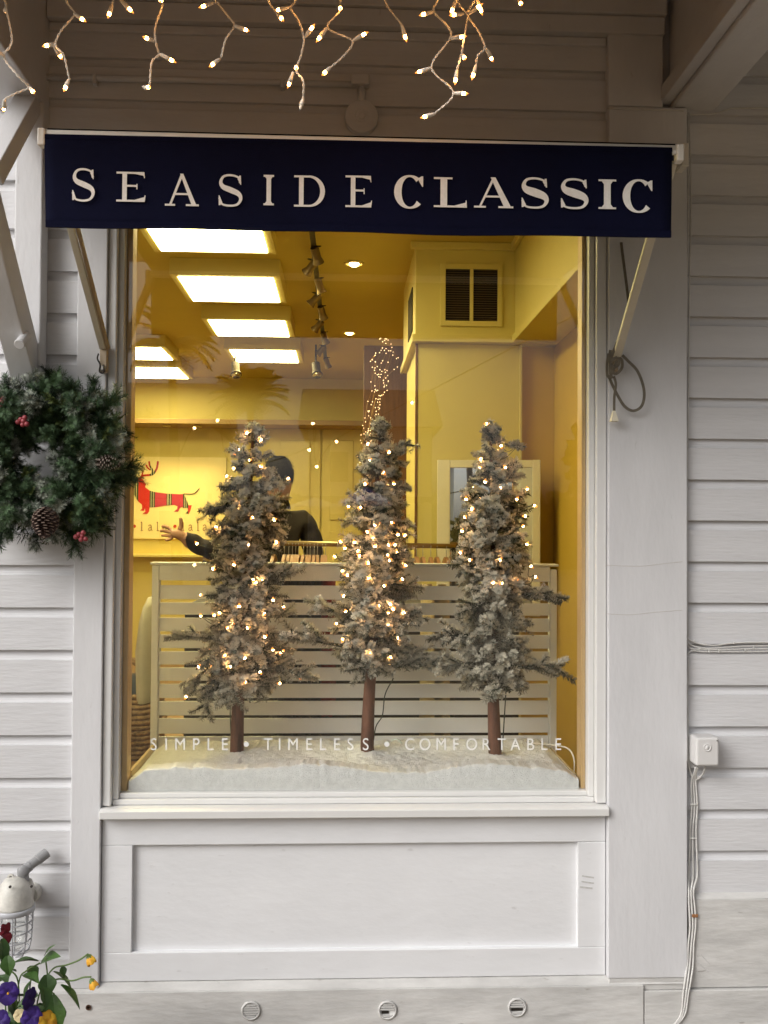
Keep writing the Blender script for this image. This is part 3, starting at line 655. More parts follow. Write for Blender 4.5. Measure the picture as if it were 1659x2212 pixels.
def pine_cone(p, d, L, Rm, parent, pale):
    M = frame_to(p, d); m = MB(); m2 = MB(); k = 0
    rows = 13
    for i in range(rows):
        t = (i+.5)/rows; r = Rm*math.sin(math.pi*min(1, 0.16+t*0.84))**0.75; cnt = max(4, int(11*r/Rm))
        for j in range(cnt):
            a = 2*math.pi*(j+0.5*(i % 2))/cnt; o = Vector((0, math.cos(a), math.sin(a))); s = Vector((0, -math.sin(a), math.cos(a)))
            c = Vector((L*t, 0, 0)); w = 2.4*r*math.pi/cnt*.5; sl = L/rows
            tip = c+o*r+Vector((sl*.9, 0, 0)); b1 = c+o*r*.45-s*w*.5; b2 = c+o*r*.45+s*w*.5; t1 = tip-s*w*.45; t2 = tip+s*w*.45; th = Vector((sl*.42, 0, 0))
            m.face(b1, b2, t2, t1); m.face(t1, t2, t2-th, t1-th); m.face(b1, t1, t1-th, b1-th); m.face(b2, b2-th, t2-th, t2); m.face(b1-th, t1-th, t2-th, b2-th)
            m2.slab([tip-s*w*.36+o*.0004, tip+s*w*.36+o*.0004, tip+s*w*.33-th*.8+o*.0016, tip-s*w*.33-th*.8+o*.0016], o*.0007)
    m.tube([(0, 0, 0), (L, 0, 0)], [Rm*.4, Rm*.2], 8)
    me = m.mesh('pine_cone'); me.materials.append(CONE); o = link('pine_cone', me, parent, M)
    me2 = m2.mesh('scale_tips'); me2.materials.append(pale); q = link('scale_tips', me2, o, M); q['kind'] = 'stuff'
pine_cone(at(100, 1098, -0.235), Vector((0.05, -0.35, -1)), 0.092, 0.038, WR, mat('pine_cone_dull_tip', (0.26, 0.19, 0.15), 0.7))
pine_cone(at(208, 998, -0.22), Vector((1, -0.35, -0.10)), 0.080, 0.024, WR, CONET)
BERRY = mat('frosted_red_berry', (0.28, 0.010, 0.022), 0.4, noise=0.6, nscale=140, col2=(0.36, 0.10, 0.11))
ber = MB().lathe([(0.0001, -1), (.5, -.87), (.87, -.5), (1, 0), (.87, .5), (.5, .87), (0.0001, 1)], n=12).mesh('berry', True); ber.materials.append(BERRY)
for (px, py, n_, Y) in ((49, 910, 6, -0.235), (175, 1158, 6, -0.215), (2, 868, 5, -0.22)):
    c = at(px, py, Y)
    for j in range(n_):
        a = j*2.4; r = 0.009*math.sqrt(j+.3)/1.3
        link('berry', ber, WR, Matrix.Translation(c+Vector((math.cos(a)*r, rw.uniform(-.006, .002), math.sin(a)*r))) @ Matrix.Scale(0.0078, 4))

# ================================================================== WALL LAMP (caged jelly jar)
def cl(x, y): return (x*.2043, 1762+y*.2043)
LP = thing('wall_lamp', at(*cl(350, 790), 0.0), 'white caged jar wall lamp with grey conduit elbow beside the window trim', 'wall lamp')
GREYP = mat('grey_conduit_plastic', (0.30, 0.30, 0.305), 0.5, noise=0.1, nscale=30)
LAMPW = mat('chipped_white_enamel', (0.72, 0.70, 0.64), 0.4, noise=0.32, nscale=22, specks=0.9, bump=.3)
p0, p1 = at(*cl(500, 390), -0.030), at(*cl(275, 560), -0.075)
MB().tube([p0, p0.lerp(p1, .45), p0.lerp(p1, .46), p0.lerp(p1, .8), p0.lerp(p1, .81), p1], [.0165, .0165, .0145, .0145, .0165, .0165], 18).build('conduit_arm', GREYP, LP, False, 0.001)
el = at(*cl(245, 590), -0.085)
MB().lathe([(0.0001, 0.016), (0.014, 0.016), (0.0185, 0.010), (0.0185, -0.010), (0.014, -0.016), (0.0001, -0.016)], el, (0.35, -1, 0.1), 20).build('swivel', GREYP, LP, True)
MB().tube([el+Vector((0, 0, -.004)), el+Vector((0, 0, -.030))], [.016, .019], 16).build('collar', GREYP, LP, False, .001)
jb = at(*cl(345, 800), 0.0)
MB().lathe([(.030, 0), (.030, .030), (.027, .036), (.0001, .036)], jb, (0, -1, 0), 28).build('junction_box', LAMPW, LP, False, .001)
axc = at(*cl(150, 830), -0.105)
dome = MB().lathe([(.014, .052), (.030, .046), (.043, .028), (.052, 0), (.058, -.030), (.059, -.036), (.050, -.036)], axc, (0, 0, 1), 32).build('dome', LAMPW, LP, True)
MB().bar(axc+Vector((.02, .02, .02)), jb+Vector((-.005, -.036, .0)), .045, .050).build('neck', LAMPW, LP, False, .006)
for x, y in ((110, 750), (335, 745)):
    b_ = at(*cl(x, y), -0.150); MB().lathe([(.0042, 0), (.0042, .004), (.002, .005)], b_, (0, -1, .1), 10).build('screw', DARKMETAL, dome)
e2 = at(*cl(118, 645), -0.10); MB().lathe([(.010, 0), (.010, .006), (.005, .006), (.005, 0)], e2, (0, -1, 0), 16).build('ear', LAMPW, LP)
rz_ = axc.z-.040; cage = MB().lathe([(.052, .004), (.061, .004), (.062, -.002), (.062, -.012), (.058, -.014), (.052, -.012)], (axc.x, axc.y, rz_), (0, 0, 1), 36).build('guard_ring', mat('grey_white_enamel', (0.50, 0.51, 0.54), 0.35), LP, True)
for k in range(8):
    a = k*math.pi/4+.25; pts = [Vector((axc.x+math.cos(a)*r, axc.y+math.sin(a)*r, rz_-h)) for r, h in ((.056, .010), (.054, .060), (.050, .11), (.040, .140), (.012, .150))]
    MB().tube(spline(pts, 3), .0026, 6).build('guard_bar', MATS['grey_white_enamel'], cage, True)
for r, h in ((.0555, .040), (.054, .068), (.052, .096), (.046, .128)):
    MB().tube([Vector((axc.x+math.cos(k*math.pi/14)*r, axc.y+math.sin(k*math.pi/14)*r, rz_-h)) for k in range(29)], .0023, 5).build('guard_hoop', MATS['grey_white_enamel'], cage, True)
MB().lathe([(.036, 0), (.040, -.04), (.038, -.09), (.028, -.118), (.0001, -.125)], (axc.x, axc.y, rz_-.004), (0, 0, 1), 24).build('glass_jar', JAR, LP, True)

# ================================================================== PANSIES in a pot
PY = -0.50
PT = thing('pansy_pot', (at(-20, 2200, PY).x, PY, GZ), 'potted pansies with purple, yellow and dark red blooms below the wall lamp', 'plant')
pc = Vector((at(-10, 2200, PY).x, PY, GZ))
MB().lathe([(.10, 0), (.105, .02), (.130, .20), (.140, .20), (.140, .235), (.123, .235), (.120, .20)], pc, (0, 0, 1), 32).build('pot', mat('terracotta', (.33, .14, .07), .8, noise=.3, nscale=12, bump=.3), PT, True)
MB().lathe([(.0001, .205), (.121, .205), (.121, .19)], pc, (0, 0, 1), 24).build('soil', mat('potting_soil', (.04, .028, .02), .95, bump=1, bscale=90), PT)
LEAFM = mat('pansy_leaf_green', (.055, .13, .022), .45, noise=.45, nscale=25, bump=.3, bscale=80)
STEMM = mat('pansy_stem', (.10, .17, .04), .55)
def leaf(c, d, L, w, roll, curl=.25):
    m = MB(); n = 8; rows = []
    for i in range(n+1):
        t = i/n; hw = w/2*math.sin(math.pi*min(1, .06+.94*t)**.85)*(1+.07*math.sin(t*40)); z = -curl*L*t*t
        rows.append([(t*L, -hw, z+hw*.35), (t*L, 0, z), (t*L, hw, z+hw*.35)])
    for i in range(n):
        for j in range(2): m.face(rows[i][j], rows[i+1][j], rows[i+1][j+1], rows[i][j+1])
    me = m.mesh('leaf', True); me.materials.append(LEAFM); return link('leaf', me, PT, frame_to(c, d, roll))
rl = random.Random(5); rq = random.Random(77)
def img(dx, dy, out=0.0): return RGT*dx-UPV*dy+Vector((0, -out, 0))
for (x, y, dx, dy, L, w, out) in ((400, 1540, -.8, -.4, 170, 110, .5), (430, 1560, .7, -.6, 190, 110, .4), (470, 1480, .6, -1, 120, 40, .2), (250, 1680, .8, -.1, 160, 90, .5), (300, 1600, .8, .5, 110, 80, .4),
    (560, 1650, 1, .35, 190, 85, .3), (640, 1790, 1, .55, 210, 85, .3), (490, 1680, .3, 1, 150, 110, .6), (450, 1820, .5, .8, 140, 90, .5), (560, 1900, .2, 1, 270, 140, .4), (590, 1960, .15, 1, 200, 130, .7),
    (100, 1950, .6, .5, 170, 120, .5), (40, 1560, -.3, -.8, 150, 110, .4), (80, 1480, .2, .9, 130, 90, .4), (20, 1300, .3, .9, 170, 80, .4), (660, 1590, .3, .8, 70, 45, .4), (180, 2050, .8, .4, 170, 110, .5),
    (30, 2100, .5, .3, 170, 120, .5), (170, 1650, -.6, -.5, 60, 50, .3), (330, 1750, -.4, .9, 150, 90, .5), (440, 1980, -.2, 1, 160, 90, .3), (-60, 1700, .7, -.2, 170, 110, .5), (60, 1720, -1, .1, 160, 60, .2)):
    k = .2043/ppm(PY); leaf(at(*cl(x, y), PY+rl.uniform(-.04, .03)), img(dx, dy, out), L*k*1.5, w*k*1.6, rl.uniform(-.5, .5))
for k_ in range(26):
    x, y = rq.uniform(-40, 480), rq.uniform(1850, 2300); a_ = rq.uniform(0, 6.28); k = .2043/ppm(PY)
    leaf(at(*cl(x, y), PY+rq.uniform(-.02, .06)), img(math.cos(a_), math.sin(a_)*.7, .6), rq.uniform(150, 230)*k, rq.uniform(90, 130)*k, rq.uniform(-.5, .5))
def stem(pts, r=.0022):
    P3 = [at(*cl(x, y), PY+.01*math.sin(i)) for i, (x, y) in enumerate(pts)]
    MB().tube(spline(P3, 6), r, 6).build('stem', STEMM, PT, True)
base_px = (120, 2350)
for pts in (((450, 2250), (470, 1800), (560, 1620), (700, 1580), (830, 1530), (930, 1462)), ((350, 2250), (430, 1850), (600, 1730), (760, 1745), (880, 1710), (965, 1705)), ((150, 2300), (200, 1760), (280, 1640), (420, 1560)),
            ((60, 2300), (60, 1700), (90, 1480), (70, 1290)), ((300, 2300), (310, 1900), (330, 1700)), ((420, 2250), (480, 1950), (500, 1700), (480, 1500)), ((100, 2250), (90, 1980), (90, 1890)), ((200, 2300), (190, 1750), (60, 1610)), ((330, 2350), (520, 1900), (600, 1920))):
    stem(pts)
PURP = mat('purple_petal', (.055, .018, .24), .6, noise=.6, nscale=40, col2=(.022, .006, .075), bump=.2)
YEL = mat('yellow_petal', (.80, .50, .03), .6, noise=.35, nscale=45, col2=(.60, .22, .02))
RED = mat('dark_red_petal', (.22, .006, .022), .6, noise=.5, nscale=50)
def petal_ring(c, face, rad, mats, spec, name='flower'):
    M = frame_to(c, face); root = None
    for j, (ang, ln, wd, mt) in enumerate(spec):
        m = MB(); n = 7; rows = []
        o = Vector((0, math.cos(ang), math.sin(ang))); s = Vector((0, -math.sin(ang), math.cos(ang)))
        for i in range(n+1):
            t = i/n; hw = wd*rad*abs(math.sin(math.pi*min(.97, .08+.92*t)**.9))**.55*.56*(1+.08*math.sin(9*t+j))
            b = o*(ln*rad*t)+Vector((.14*rad*math.sin(t*2.6)-.04*j*.1*rad+.012*rad*j, 0, 0)); rows.append([b-s*hw+Vector((.05*rad*math.sin(t*7), 0, 0)), b+Vector((.03*rad, 0, 0)), b+s*hw-Vector((.05*rad*math.sin(t*6), 0, 0))])
        for i in range(n):
            for q in range(2): m.face(rows[i][q], rows[i+1][q], rows[i+1][q+1], rows[i][q+1])
        me = m.mesh(name, True); me.materials.append(mt)
        if root is None: root = link(name, me, PT, M)
        else: link('petal', me, root, M)
    return root
five = lambda mt: [(1.1, 1.0, 1.1, mt), (2.04, 1.0, 1.1, mt), (0.05, .95, 1.0, mt), (3.09, .95, 1.0, mt), (-1.57, 1.05, 1.35, mt)]
petal_ring(at(*cl(85, 1870), PY-.075), (.25, -1, .1), 0.0294, None, five(PURP))
MB().lathe([(.0001, .004), (.003, .003), (.003, 0)], at(*cl(85, 1878), PY-.082), (.2, -1, .1), 10).build('flower_eye', YEL, PT)
petal_ring(at(*cl(300, 1930), PY-.06), (1, -.45, -.1), 0.0286, None, five(PURP))
petal_ring(at(*cl(330, 2140), PY-.065), (.5, -1, .4), 0.0294, None, five(PURP))
petal_ring(at(*cl(-10, 2180), PY-.065), (.3, -1, .4), 0.0294, None, five(PURP))
petal_ring(at(*cl(500, 2190), PY-.05), (.8, -.7, .5), 0.030, None, five(YEL))
petal_ring(at(*cl(205, 2110), PY-.06), (.2, -1, .3), .016, None, five(mat('pale_yellow_petal', (.75, .62, .35), .6)))
for x, y in ((935, 1478), (965, 1735)):
    c = at(*cl(x, y), PY); dn = img(.55, .85, .25).normalized(); u_ = dn.orthogonal().normalized(); w_ = dn.cross(u_); rings = []
    for h, r_ in ((0, .003), (.006, .0085), (.013, .0115), (.020, .0125), (.024, .0120)):
        rings.append([c+dn*(h+.0028*math.sin(3*a_+x)*(h/.024))+(u_*math.cos(a_)+w_*math.sin(a_))*r_*(1+.16*math.sin(5*a_)*(h/.024)) for a_ in [2*math.pi*q/20 for q in range(20)]])
    MB().rings(rings, False).build('flower', YEL, PT, True)
    MB().lathe([(.002, -.004), (.0075, .001), (.0095, .008), (.0085, .013)], c, dn, 8).build('calyx', STEMM, PT, True)
petal_ring(at(*cl(55, 1240), PY-.01), (.6, -.6, .1), .030, None, [(1.2, .9, .6, RED), (1.9, .9, .6, RED), (-1.4, 1.0, .7, RED), (-.9, .8, .5, RED), (2.9, .6, .5, RED)])

# ================================================================== WIRING on the right wall
SB = thing('alarm_box', at(1527, 1622, 0), 'small white alarm box with a round button on the siding right of the window', 'alarm box')
a, b = at(1504, 1594, -0.075), at(1554, 1655, -0.075)
MB().box(a.x, b.x, -0.075, -0.0008, b.z, a.z).build('case', mat('white_alarm_plastic', (.68, .67, .66), .4), SB, False, .007, 3)
c = at(1528, 1615, -0.076)
MB().lathe([(.0125, 0), (.0125, .0015), (.0105, .002), (.0095, .0005), (.006, .0005), (.0055, .002), (.0001, .002)], c, (0, -1, 0), 24).build('button', MATS['white_alarm_plastic'], SB, True)
c = at(1549, 1600, -0.0755); MB().lathe([(.002, 0), (.002, .001)], c, (0, -1, 0), 8).build('pinhole', DARKMETAL, SB)
def cable(name, pts, parent, r=.0028, Y=-0.006, wob=.0015, seed=0):
    rr_ = random.Random(seed); P3 = [at(x, y, Y if not isinstance(Y, list) else Y[i])+Vector((rr_.uniform(-wob, wob), 0, rr_.uniform(-wob, wob))) for i, (x, y) in enumerate(pts)]
    return MB().tube(spline(P3, 5), r, 8).build(name, CABLE, parent, True)
CV = thing('cable_bundle', at(1484, 2100, 0), 'bundle of white cables running up the seam beside the corner board', 'cable')
for k, off in enumerate((0, 5.5)):
    cable('cable', [(1486+off*.6, 243+off), (1487+off, 420), (1484+off, 620), (1482+off, 820), (1479+off, 1020), (1477+off, 1220), (1479+off, 1330), (1480+off, 1375)], CV, .0026, -0.007, .001, k)
for k, off in enumerate((0, 4.5)):
    cable('cable', [(1482+off, 1420), (1480+off, 1500), (1483+off*.8, 1570), (1483+off*.5, 1620), (1486+off*.5, 1650), (1494, 1672+off), (1505, 1679+off), (1518, 1672), (1524, 1656)], CV, .0027, [-.007]*6+[-.012, -.018, -.03], .001, 5+k)
for k, off in enumerate((0, 6, 12)):
    cable('cable', [(1502+off*.4, 1657), (1499+off*.4, 1672), (1494+off*.8, 1690), (1494+off, 1740), (1491+off, 1790), (1490+off*1.2, 1840), (1488+off*1.5, 1890), (1487+off*.9, 1925), (1489+off*1.0, 1960), (1490+off, 2000), (1487+off, 2040), (1485+off, 2080), (1480+off*.95, 2120), (1476+off*.8, 2150), (1473+off*.7, 2185), (1464+off*.6, 2205), (1450+off*.5, 2220)], CV, .0032, [-.03, -.02]+[-.008]*5+[-.0265]*5+[-.038]*5, .0012, 20+k)
for y in (1738, 1811, 1921): 
    p = at(1498, y, -.011); MB().bar(p+Vector((-.012, 0, 0)), p+Vector((.012, 0, 0)), .006, .004).build('cable_clip', CABLE, CV, False, .001)
RUSTC = mat('rusty_stain', (.30, .14, .06), .9); p = at(1501, 1978, -.0285); MB().bar(p+Vector((-.010, 0, 0)), p+Vector((.010, 0, 0)), .006, .010).build('cable_clip', RUSTC, CV, False, .001)
CH = thing('cable_run', at(1560, 1396, 0), 'run of four white cables stapled across the siding above the alarm box', 'cable')
for k, ys in enumerate(((1378, 1384, 1392, 1394, 1390, 1388, 1388), (1384, 1394, 1400, 1400, 1398, 1396, 1394), (1390, 1401, 1403, 1403, 1403, 1402, 1401), (1418, 1406, 1408, 1408, 1408, 1408, 1407))):
    xs = (1482, 1494, 1516, 1545, 1575, 1620, 1720); cable('cable', list(zip(xs, ys)), CH, .0026, -.007, .0008, 40+k)
for x, y in ((1500, 1385), (1513, 1400), (1586, 1389), (1532, 1407), (1553, 1407), (1628, 1398), (1610, 1405)):
    p = at(x, y, -.010); MB().bar(p+Vector((0, 0, -.0045)), p+Vector((0, 0, .0045)), .004, .004, (0, 1, 0)).build('staple', CABLE, CH, False, .001)
CT = thing('cable_run', at(1480, 240, -.03), 'thin painted cable tacked across the top of the corner board under the porch beam', 'cable')
cable('cable', [(1312, 234), (1380, 237), (1450, 238), (1475, 240), (1484, 248)], CT, .0026, [-.033, -.033, -.033, -.030, -.010], .0006, 60)
cable('cable', [(1484, 248), (1520, 247), (1550, 244), (1572, 236), (1600, 233), (1720, 235)], CT, .0028, -.006, .0006, 61)
# conduit and round junction cover above the sign
CO = thing('electrical_conduit', at(781, 258, 0), 'painted conduit with a round junction cover on the siding above the awning sign', 'conduit')
MB().tube([at(60, 166, -.016), at(400, 173, -.016), at(770, 183, -.016)], .0105, 12).build('pipe', PAINT, CO, True)
q = at(778, 176, -.02); MB().box(q.x-.030, q.x+.030, -.042, -.001, q.z-.018, q.z+.018).build('fitting', PAINT, CO, False, .006, 3)
q2 = at(781, 225, -.016); MB().tube([at(781, 188, -.016), at(781, 228, -.016)], .012, 12).build('pipe', PAINT, CO, True)
MB().lathe([(.056, 0), (.056, .022), (.053, .026), (.040, .0285), (.022, .030), (.020, .028), (.012, .028), (.010, .031), (.0001, .031)], at(781, 258, -.001), (0, -1, 0), 40).build('junction_cover', PAINT, CO, False, .001)
for px in (205, 610):
    q = at(px, 168+(px-60)*.022, -.02); MB().box(q.x-.006, q.x+.006, -.030, -.001, q.z-.018, q.z+.014).build('strap', PAINT, CO, False, .002)

# ================================================================== WINDOW DISPLAY: platform, snow, trees
DP = thing('display_platform', (0.045, 0.28, FZ), 'low window platform covered in drifts of cotton snow', 'display')
DX0, DX1, DY0, DY1 = -0.700, 0.792, 0.108, 0.50
MB().box(DX0, DX1, DY0, DY1, FZ, 0.742).build('platform_box', PANELW, DP, False, .003)
MB().box(DX0-.012, DX0-.001, DY0, DY1, .70, .768).build('platform_edge', mat('pale_pine_edge', (.62, .47, .25), .5), DP, False, .002)
MB().box(DX1+.001, DX1+.006, DY0, DY1, .70, .750).build('platform_edge', MATS['pale_pine_edge'], DP, False, .002)
from mathutils import noise as mn
def snow_h(x, y):
    t = (y-DY0)/(DY1-DY0)
    crest = 0.020+0.028*math.exp(-((x+.12)/.20)**2)+0.030*math.exp(-((x-.50)/.15)**2)+0.016*math.exp(-((x+.52)/.16)**2)
    h = .752+crest*math.exp(-(t/.16)**2)+.030*t+.010*mn.noise(Vector((x*5, y*7, 1)))+.005*mn.noise(Vector((x*23, y*23, 4)))+.0040*mn.noise(Vector((x*70, y*70, 2)))+.0022*mn.noise(Vector((x*150, y*150, 7)))
    for tx, ty in TREES: h += .012*math.exp(-(((x-tx)/.06)**2+((y-ty)/.06)**2))
    ex = min((x-DX0)/.05, (DX1-x)/.05, 1); return .744+(h-.744)*max(0.15, min(1, ex))
TREES = [(at(511, 1610, .33).x, .33), (at(795, 1610, .34).x, .34), (at(1069, 1625, .29).x, .29)]
sm = MB(); NXs, NYs = 240, 70; g = []
for i in range(NXs+1):
    row = []
    for j in range(NYs+1):
        x = DX0+.002+(DX1-DX0-.004)*i/NXs; y = .0485+(DY1-.0485)*j/NYs
        row.append(sm.vert((min(max(x, -.7025), .7965) if y < .107 else x, y, snow_h(x, max(y, DY0)) if j else snow_h(x, DY0)-.004)))
    g.append(row)
for i in range(NXs):
    for j in range(NYs): sm.f.append([g[i][j], g[i+1][j], g[i+1][j+1], g[i][j+1]])
fr = [sm.vert((DX0+.002+(DX1-DX0-.004)*i/NXs, .0482, .7165)) for i in range(NXs+1)]
for i in range(NXs): sm.f.append([g[i][0], fr[i], fr[i+1], g[i+1][0]])
fb = [sm.vert((DX0+.002+(DX1-DX0-.004)*i/NXs, DY1, .743)) for i in range(NXs+1)]
for i in range(NXs): sm.f.append([g[i][NYs], g[i+1][NYs], fb[i+1], fb[i]])
so = sm.build('snow_cover', SNOWM, DP, True); so['kind'] = 'stuff'

# flocked artificial firs
bv = {}
for L in (.05, .08, .11, .14, .18):
    for s in range(3):
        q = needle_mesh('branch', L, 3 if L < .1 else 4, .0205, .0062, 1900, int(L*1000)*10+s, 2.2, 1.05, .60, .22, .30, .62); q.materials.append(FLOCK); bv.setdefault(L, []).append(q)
def fir(base, top, prof, extras, label, seed, zb):
    rng = random.Random(seed); T = thing('christmas_tree', base, label, 'christmas tree', 'flocked trees on the snow platform')
    ax = top-base; H = ax.length; pts = [base+ax*t+Vector((.004*math.sin(9*t+seed), .003*math.cos(7*t), 0)) for t in [k/12 for k in range(13)]]
    MB().tube([base+Vector((0, 0, -.03))]+pts, [.0245]+[.0245-.020*(k/12) if k < 12 else .003 for k in range(13)], 16).build('trunk', BARK, T, True)
    def place(p, d, ln):
        Ls = sorted(bv, key=lambda q: abs(q-ln))[0]; me = rng.choice(bv[Ls])
        link('branch', me, T, frame_to(p, d, rng.uniform(-.5, .5)) @ Matrix.Scale(ln/Ls*rng.uniform(.95, 1.05), 4))
    ntot = 0
    ys = sorted(prof.items()); z_of = lambda py: at(742, py, base.y).z
    zs = [(z_of(py), r/ppm(base.y)) for py, r in ys]
    def rad(z):
        for (z1, r1), (z2, r2) in zip(zs, zs[1:]):
            if z2 <= z <= z1: u = (z1-z)/(z1-z2+1e-9); return r1+(r2-r1)*u
        return zs[0][1]*.6 if z > zs[0][0] else zs[-1][1]
    zt, zl = top.z, zs[-1][0]; z = zt-.012; k = 0
    while z > zl:
        u = (zt-z)/(zt-zl); r = rad(z)
        cnt = 3 if u < .08 else (5 if u < .3 else 6)
        for j in range(cnt):
            a = k*2.39996+rng.uniform(-.3, .3); k += 1
            rr_ = r*rng.uniform(.60, 1.03); d = Vector((math.cos(a), math.sin(a)*.82, 0))
            p = base+ax*((z-base.z)/ax.z)
            slope = .35-.75*u+rng.uniform(-.2, .2)
            bl2 = min(.18, max(.05, rr_*.92)); st = p+d*(rr_-bl2)
            if rr_ > .19: place(p+d*.02, d+Vector((0, 0, slope*.6)), .13)
            place(st, d+Vector((0, 0, slope)), bl2)
            if rr_ > .10 and rng.random() < .55:
                s = rng.choice((-1, 1)); dd = Vector((math.cos(a+s*.7), math.sin(a+s*.7)*.82, slope+rng.uniform(-.15, .25))); place(p+d*rr_*.35+Vector((0, 0, slope*rr_*.35)), dd, bl2*.62)
        if u > .12:
            for j in range(2):
                a = -math.pi/2+rng.uniform(-.8, .8); d = Vector((math.cos(a), math.sin(a), rng.uniform(-.5, .35))); place(base+ax*((z-base.z)/ax.z)+d*.02, d, min(.11, r*.62))
        z -= (zt-zl)/(19 if u < .25 else 21)*rng.uniform(.85, 1.15)
    for j in range(5): place(top-Vector((0, 0, .05)), Vector((math.cos(j*1.26)*.5, math.sin(j*1.26)*.5, 1)), .055)
    for (x0, y0, x1, y1) in extras:
        p, q = at(x0, y0, base.y-.03), at(x1, y1, base.y-.06); n = max(1, int((q-p).length/.10))
        for j in range(n):
            place(p.lerp(q, j/n), (q-p), (q-p).length/n*1.3); place(p.lerp(q, (j+.3)/n)+Vector((0, -.006, .004)), (q-p)+Vector((0, 0, (q-p).length*.12)), (q-p).length/n*.75)
    return T
def bulb_string(pxs, treeY, axis_x, name_label, seed, end=None):
    rng = random.Random(seed); T = thing('tree_lights', at(pxs[-1][0], pxs[-1][1], treeY-.05), name_label, 'string lights', 'light strings on the window trees')
    pp = []
    for px, py in pxs:
        dx = abs(px-axis_x)/ppm(treeY); off = math.sqrt(max(.125**2-dx*dx, 0))*.85+.02; off = min(off, .02+max(0, (py-915))/480*.13)
        p = at(px, py, treeY-off); pp.append(p)
        d = Vector((rng.uniform(-1, 1), rng.uniform(-1, .1), rng.uniform(-.7, 1)))
        M = frame_to(p, d) @ Matrix.Scale(.80, 4); link('bulb', tb, T, M)
    order = sorted(pp, key=lambda q: q.z)
    wire = MB()
    for i in range(len(order)-1):
        a_, b_ = order[i], order[i+1]; mid = (a_+b_)/2+Vector((rng.uniform(-.02, .02), .035, -.02)); wire.tube(spline([a_+Vector((0, .01, 0)), mid, b_+Vector((0, .01, 0))], 4), .0014, 4)
    wire.build('wire', WIREG, T)
    if end: MB().tube(spline([at(x, y, treeY+dy) for x, y, dy in end], 6), .0021, 6).build('lead_wire', WIREG, T, True)
tb = MB().lathe([(.0020, -.012), (.0034, -.010), (.0036, 0), (.0046, .003), (.0052, .009), (.0034, .016), (.0006, .021)], (0, 0, 0), (1, 0, 0), 10).mesh('bulb', True); tb.materials.append(BULBTREE); tb.materials.append(BULBTIP); tb.materials.append(WIREG)
for f in tb.polygons: f.material_index = 2 if f.center.x < 0 else (1 if (f.center.x > .0125 or f.center.x < .002) else 0)
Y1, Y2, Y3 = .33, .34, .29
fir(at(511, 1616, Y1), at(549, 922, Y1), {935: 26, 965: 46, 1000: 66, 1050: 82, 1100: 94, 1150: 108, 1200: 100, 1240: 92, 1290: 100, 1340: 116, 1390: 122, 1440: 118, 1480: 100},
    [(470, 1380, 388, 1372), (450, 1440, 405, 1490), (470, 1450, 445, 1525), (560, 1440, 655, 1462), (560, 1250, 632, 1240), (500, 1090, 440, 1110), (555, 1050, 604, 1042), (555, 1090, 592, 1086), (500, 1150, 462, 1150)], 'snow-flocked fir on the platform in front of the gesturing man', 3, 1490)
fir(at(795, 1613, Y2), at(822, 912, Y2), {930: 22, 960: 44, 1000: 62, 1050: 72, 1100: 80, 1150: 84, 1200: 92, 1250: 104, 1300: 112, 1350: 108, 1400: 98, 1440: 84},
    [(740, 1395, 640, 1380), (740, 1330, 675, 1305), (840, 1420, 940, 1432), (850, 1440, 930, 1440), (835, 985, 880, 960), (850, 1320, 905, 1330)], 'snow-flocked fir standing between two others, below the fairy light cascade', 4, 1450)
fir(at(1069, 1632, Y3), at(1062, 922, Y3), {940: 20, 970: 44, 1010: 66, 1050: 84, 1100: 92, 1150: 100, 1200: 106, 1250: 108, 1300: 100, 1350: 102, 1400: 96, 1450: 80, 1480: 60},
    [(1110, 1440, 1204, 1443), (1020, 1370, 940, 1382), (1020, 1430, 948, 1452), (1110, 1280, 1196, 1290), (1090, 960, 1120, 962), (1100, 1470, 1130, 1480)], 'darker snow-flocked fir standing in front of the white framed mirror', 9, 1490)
z2 = lambda x, y: ((560+.2532*x)/1.4756, (1330+.2532*y)/1.4756); z6 = lambda x, y: ((560+.2652*x)/1.4756, (1850+.2652*y)/1.4756)
z3 = lambda x, y: ((940+.2773*x)/1.4756, (1300+.2773*y)/1.4756); z7 = lambda x, y: ((900+.3014*x)/1.4756, (1850+.3014*y)/1.4756); z4 = lambda x, y: ((1380+.2713*x)/1.4756, (1300+.2713*y)/1.4756)
b1 = [z2(*q) for q in ((910,210),(1085,285),(793,395),(785,465),(928,540),(1070,630),(640,737),(1400,760),(800,1075),(793,1177),(975,1255),(510,1375),(1230,1300),(278,1605),(922,1615),(1248,1575),(455,1905),(730,1875),(975,2035),(1113,2050),(1020,2090))]
b1 += [z6(*q) for q in ((300,175),(300,435),(530,380),(475,430),(1065,390),(1170,255),(1290,305),(760,330),(620,570),(685,530),(1060,690),(855,575),(1170,840),(1295,845),(1255,875),(400,860),(590,905),(840,945),(265,1050),(455,1040),(665,1030),(1010,1095),(1490,1155),(850,1215),(1265,1240),(135,1385))]
b2 = [z3(*q) for q in ((825,405),(1097,518),(860,605),(1020,735),(1140,880),(790,880),(615,1130),(765,1145),(1075,1100),(965,1285),(985,1330),(1100,1310),(905,1355),(820,1435),(1190,1475),(1275,1475),(895,1490),(515,1545),(690,1560),(575,1625),(720,1640),(465,1700),(1070,1585),(1160,1590),(920,1600),(1065,1690),(1165,1675),(755,1710),(1080,1760),(855,1780),(1285,1800),(545,1860),(620,1925),(845,1965),(1245,1960),(1020,2050))]
b2 += [z7(*q) for q in ((655,170),(425,295),(670,335),(575,455),(855,385),(1020,268),(1135,262),(1160,315),(1120,345),(1290,345),(1115,485),(640,615),(1215,610),(920,765),(1150,808))]
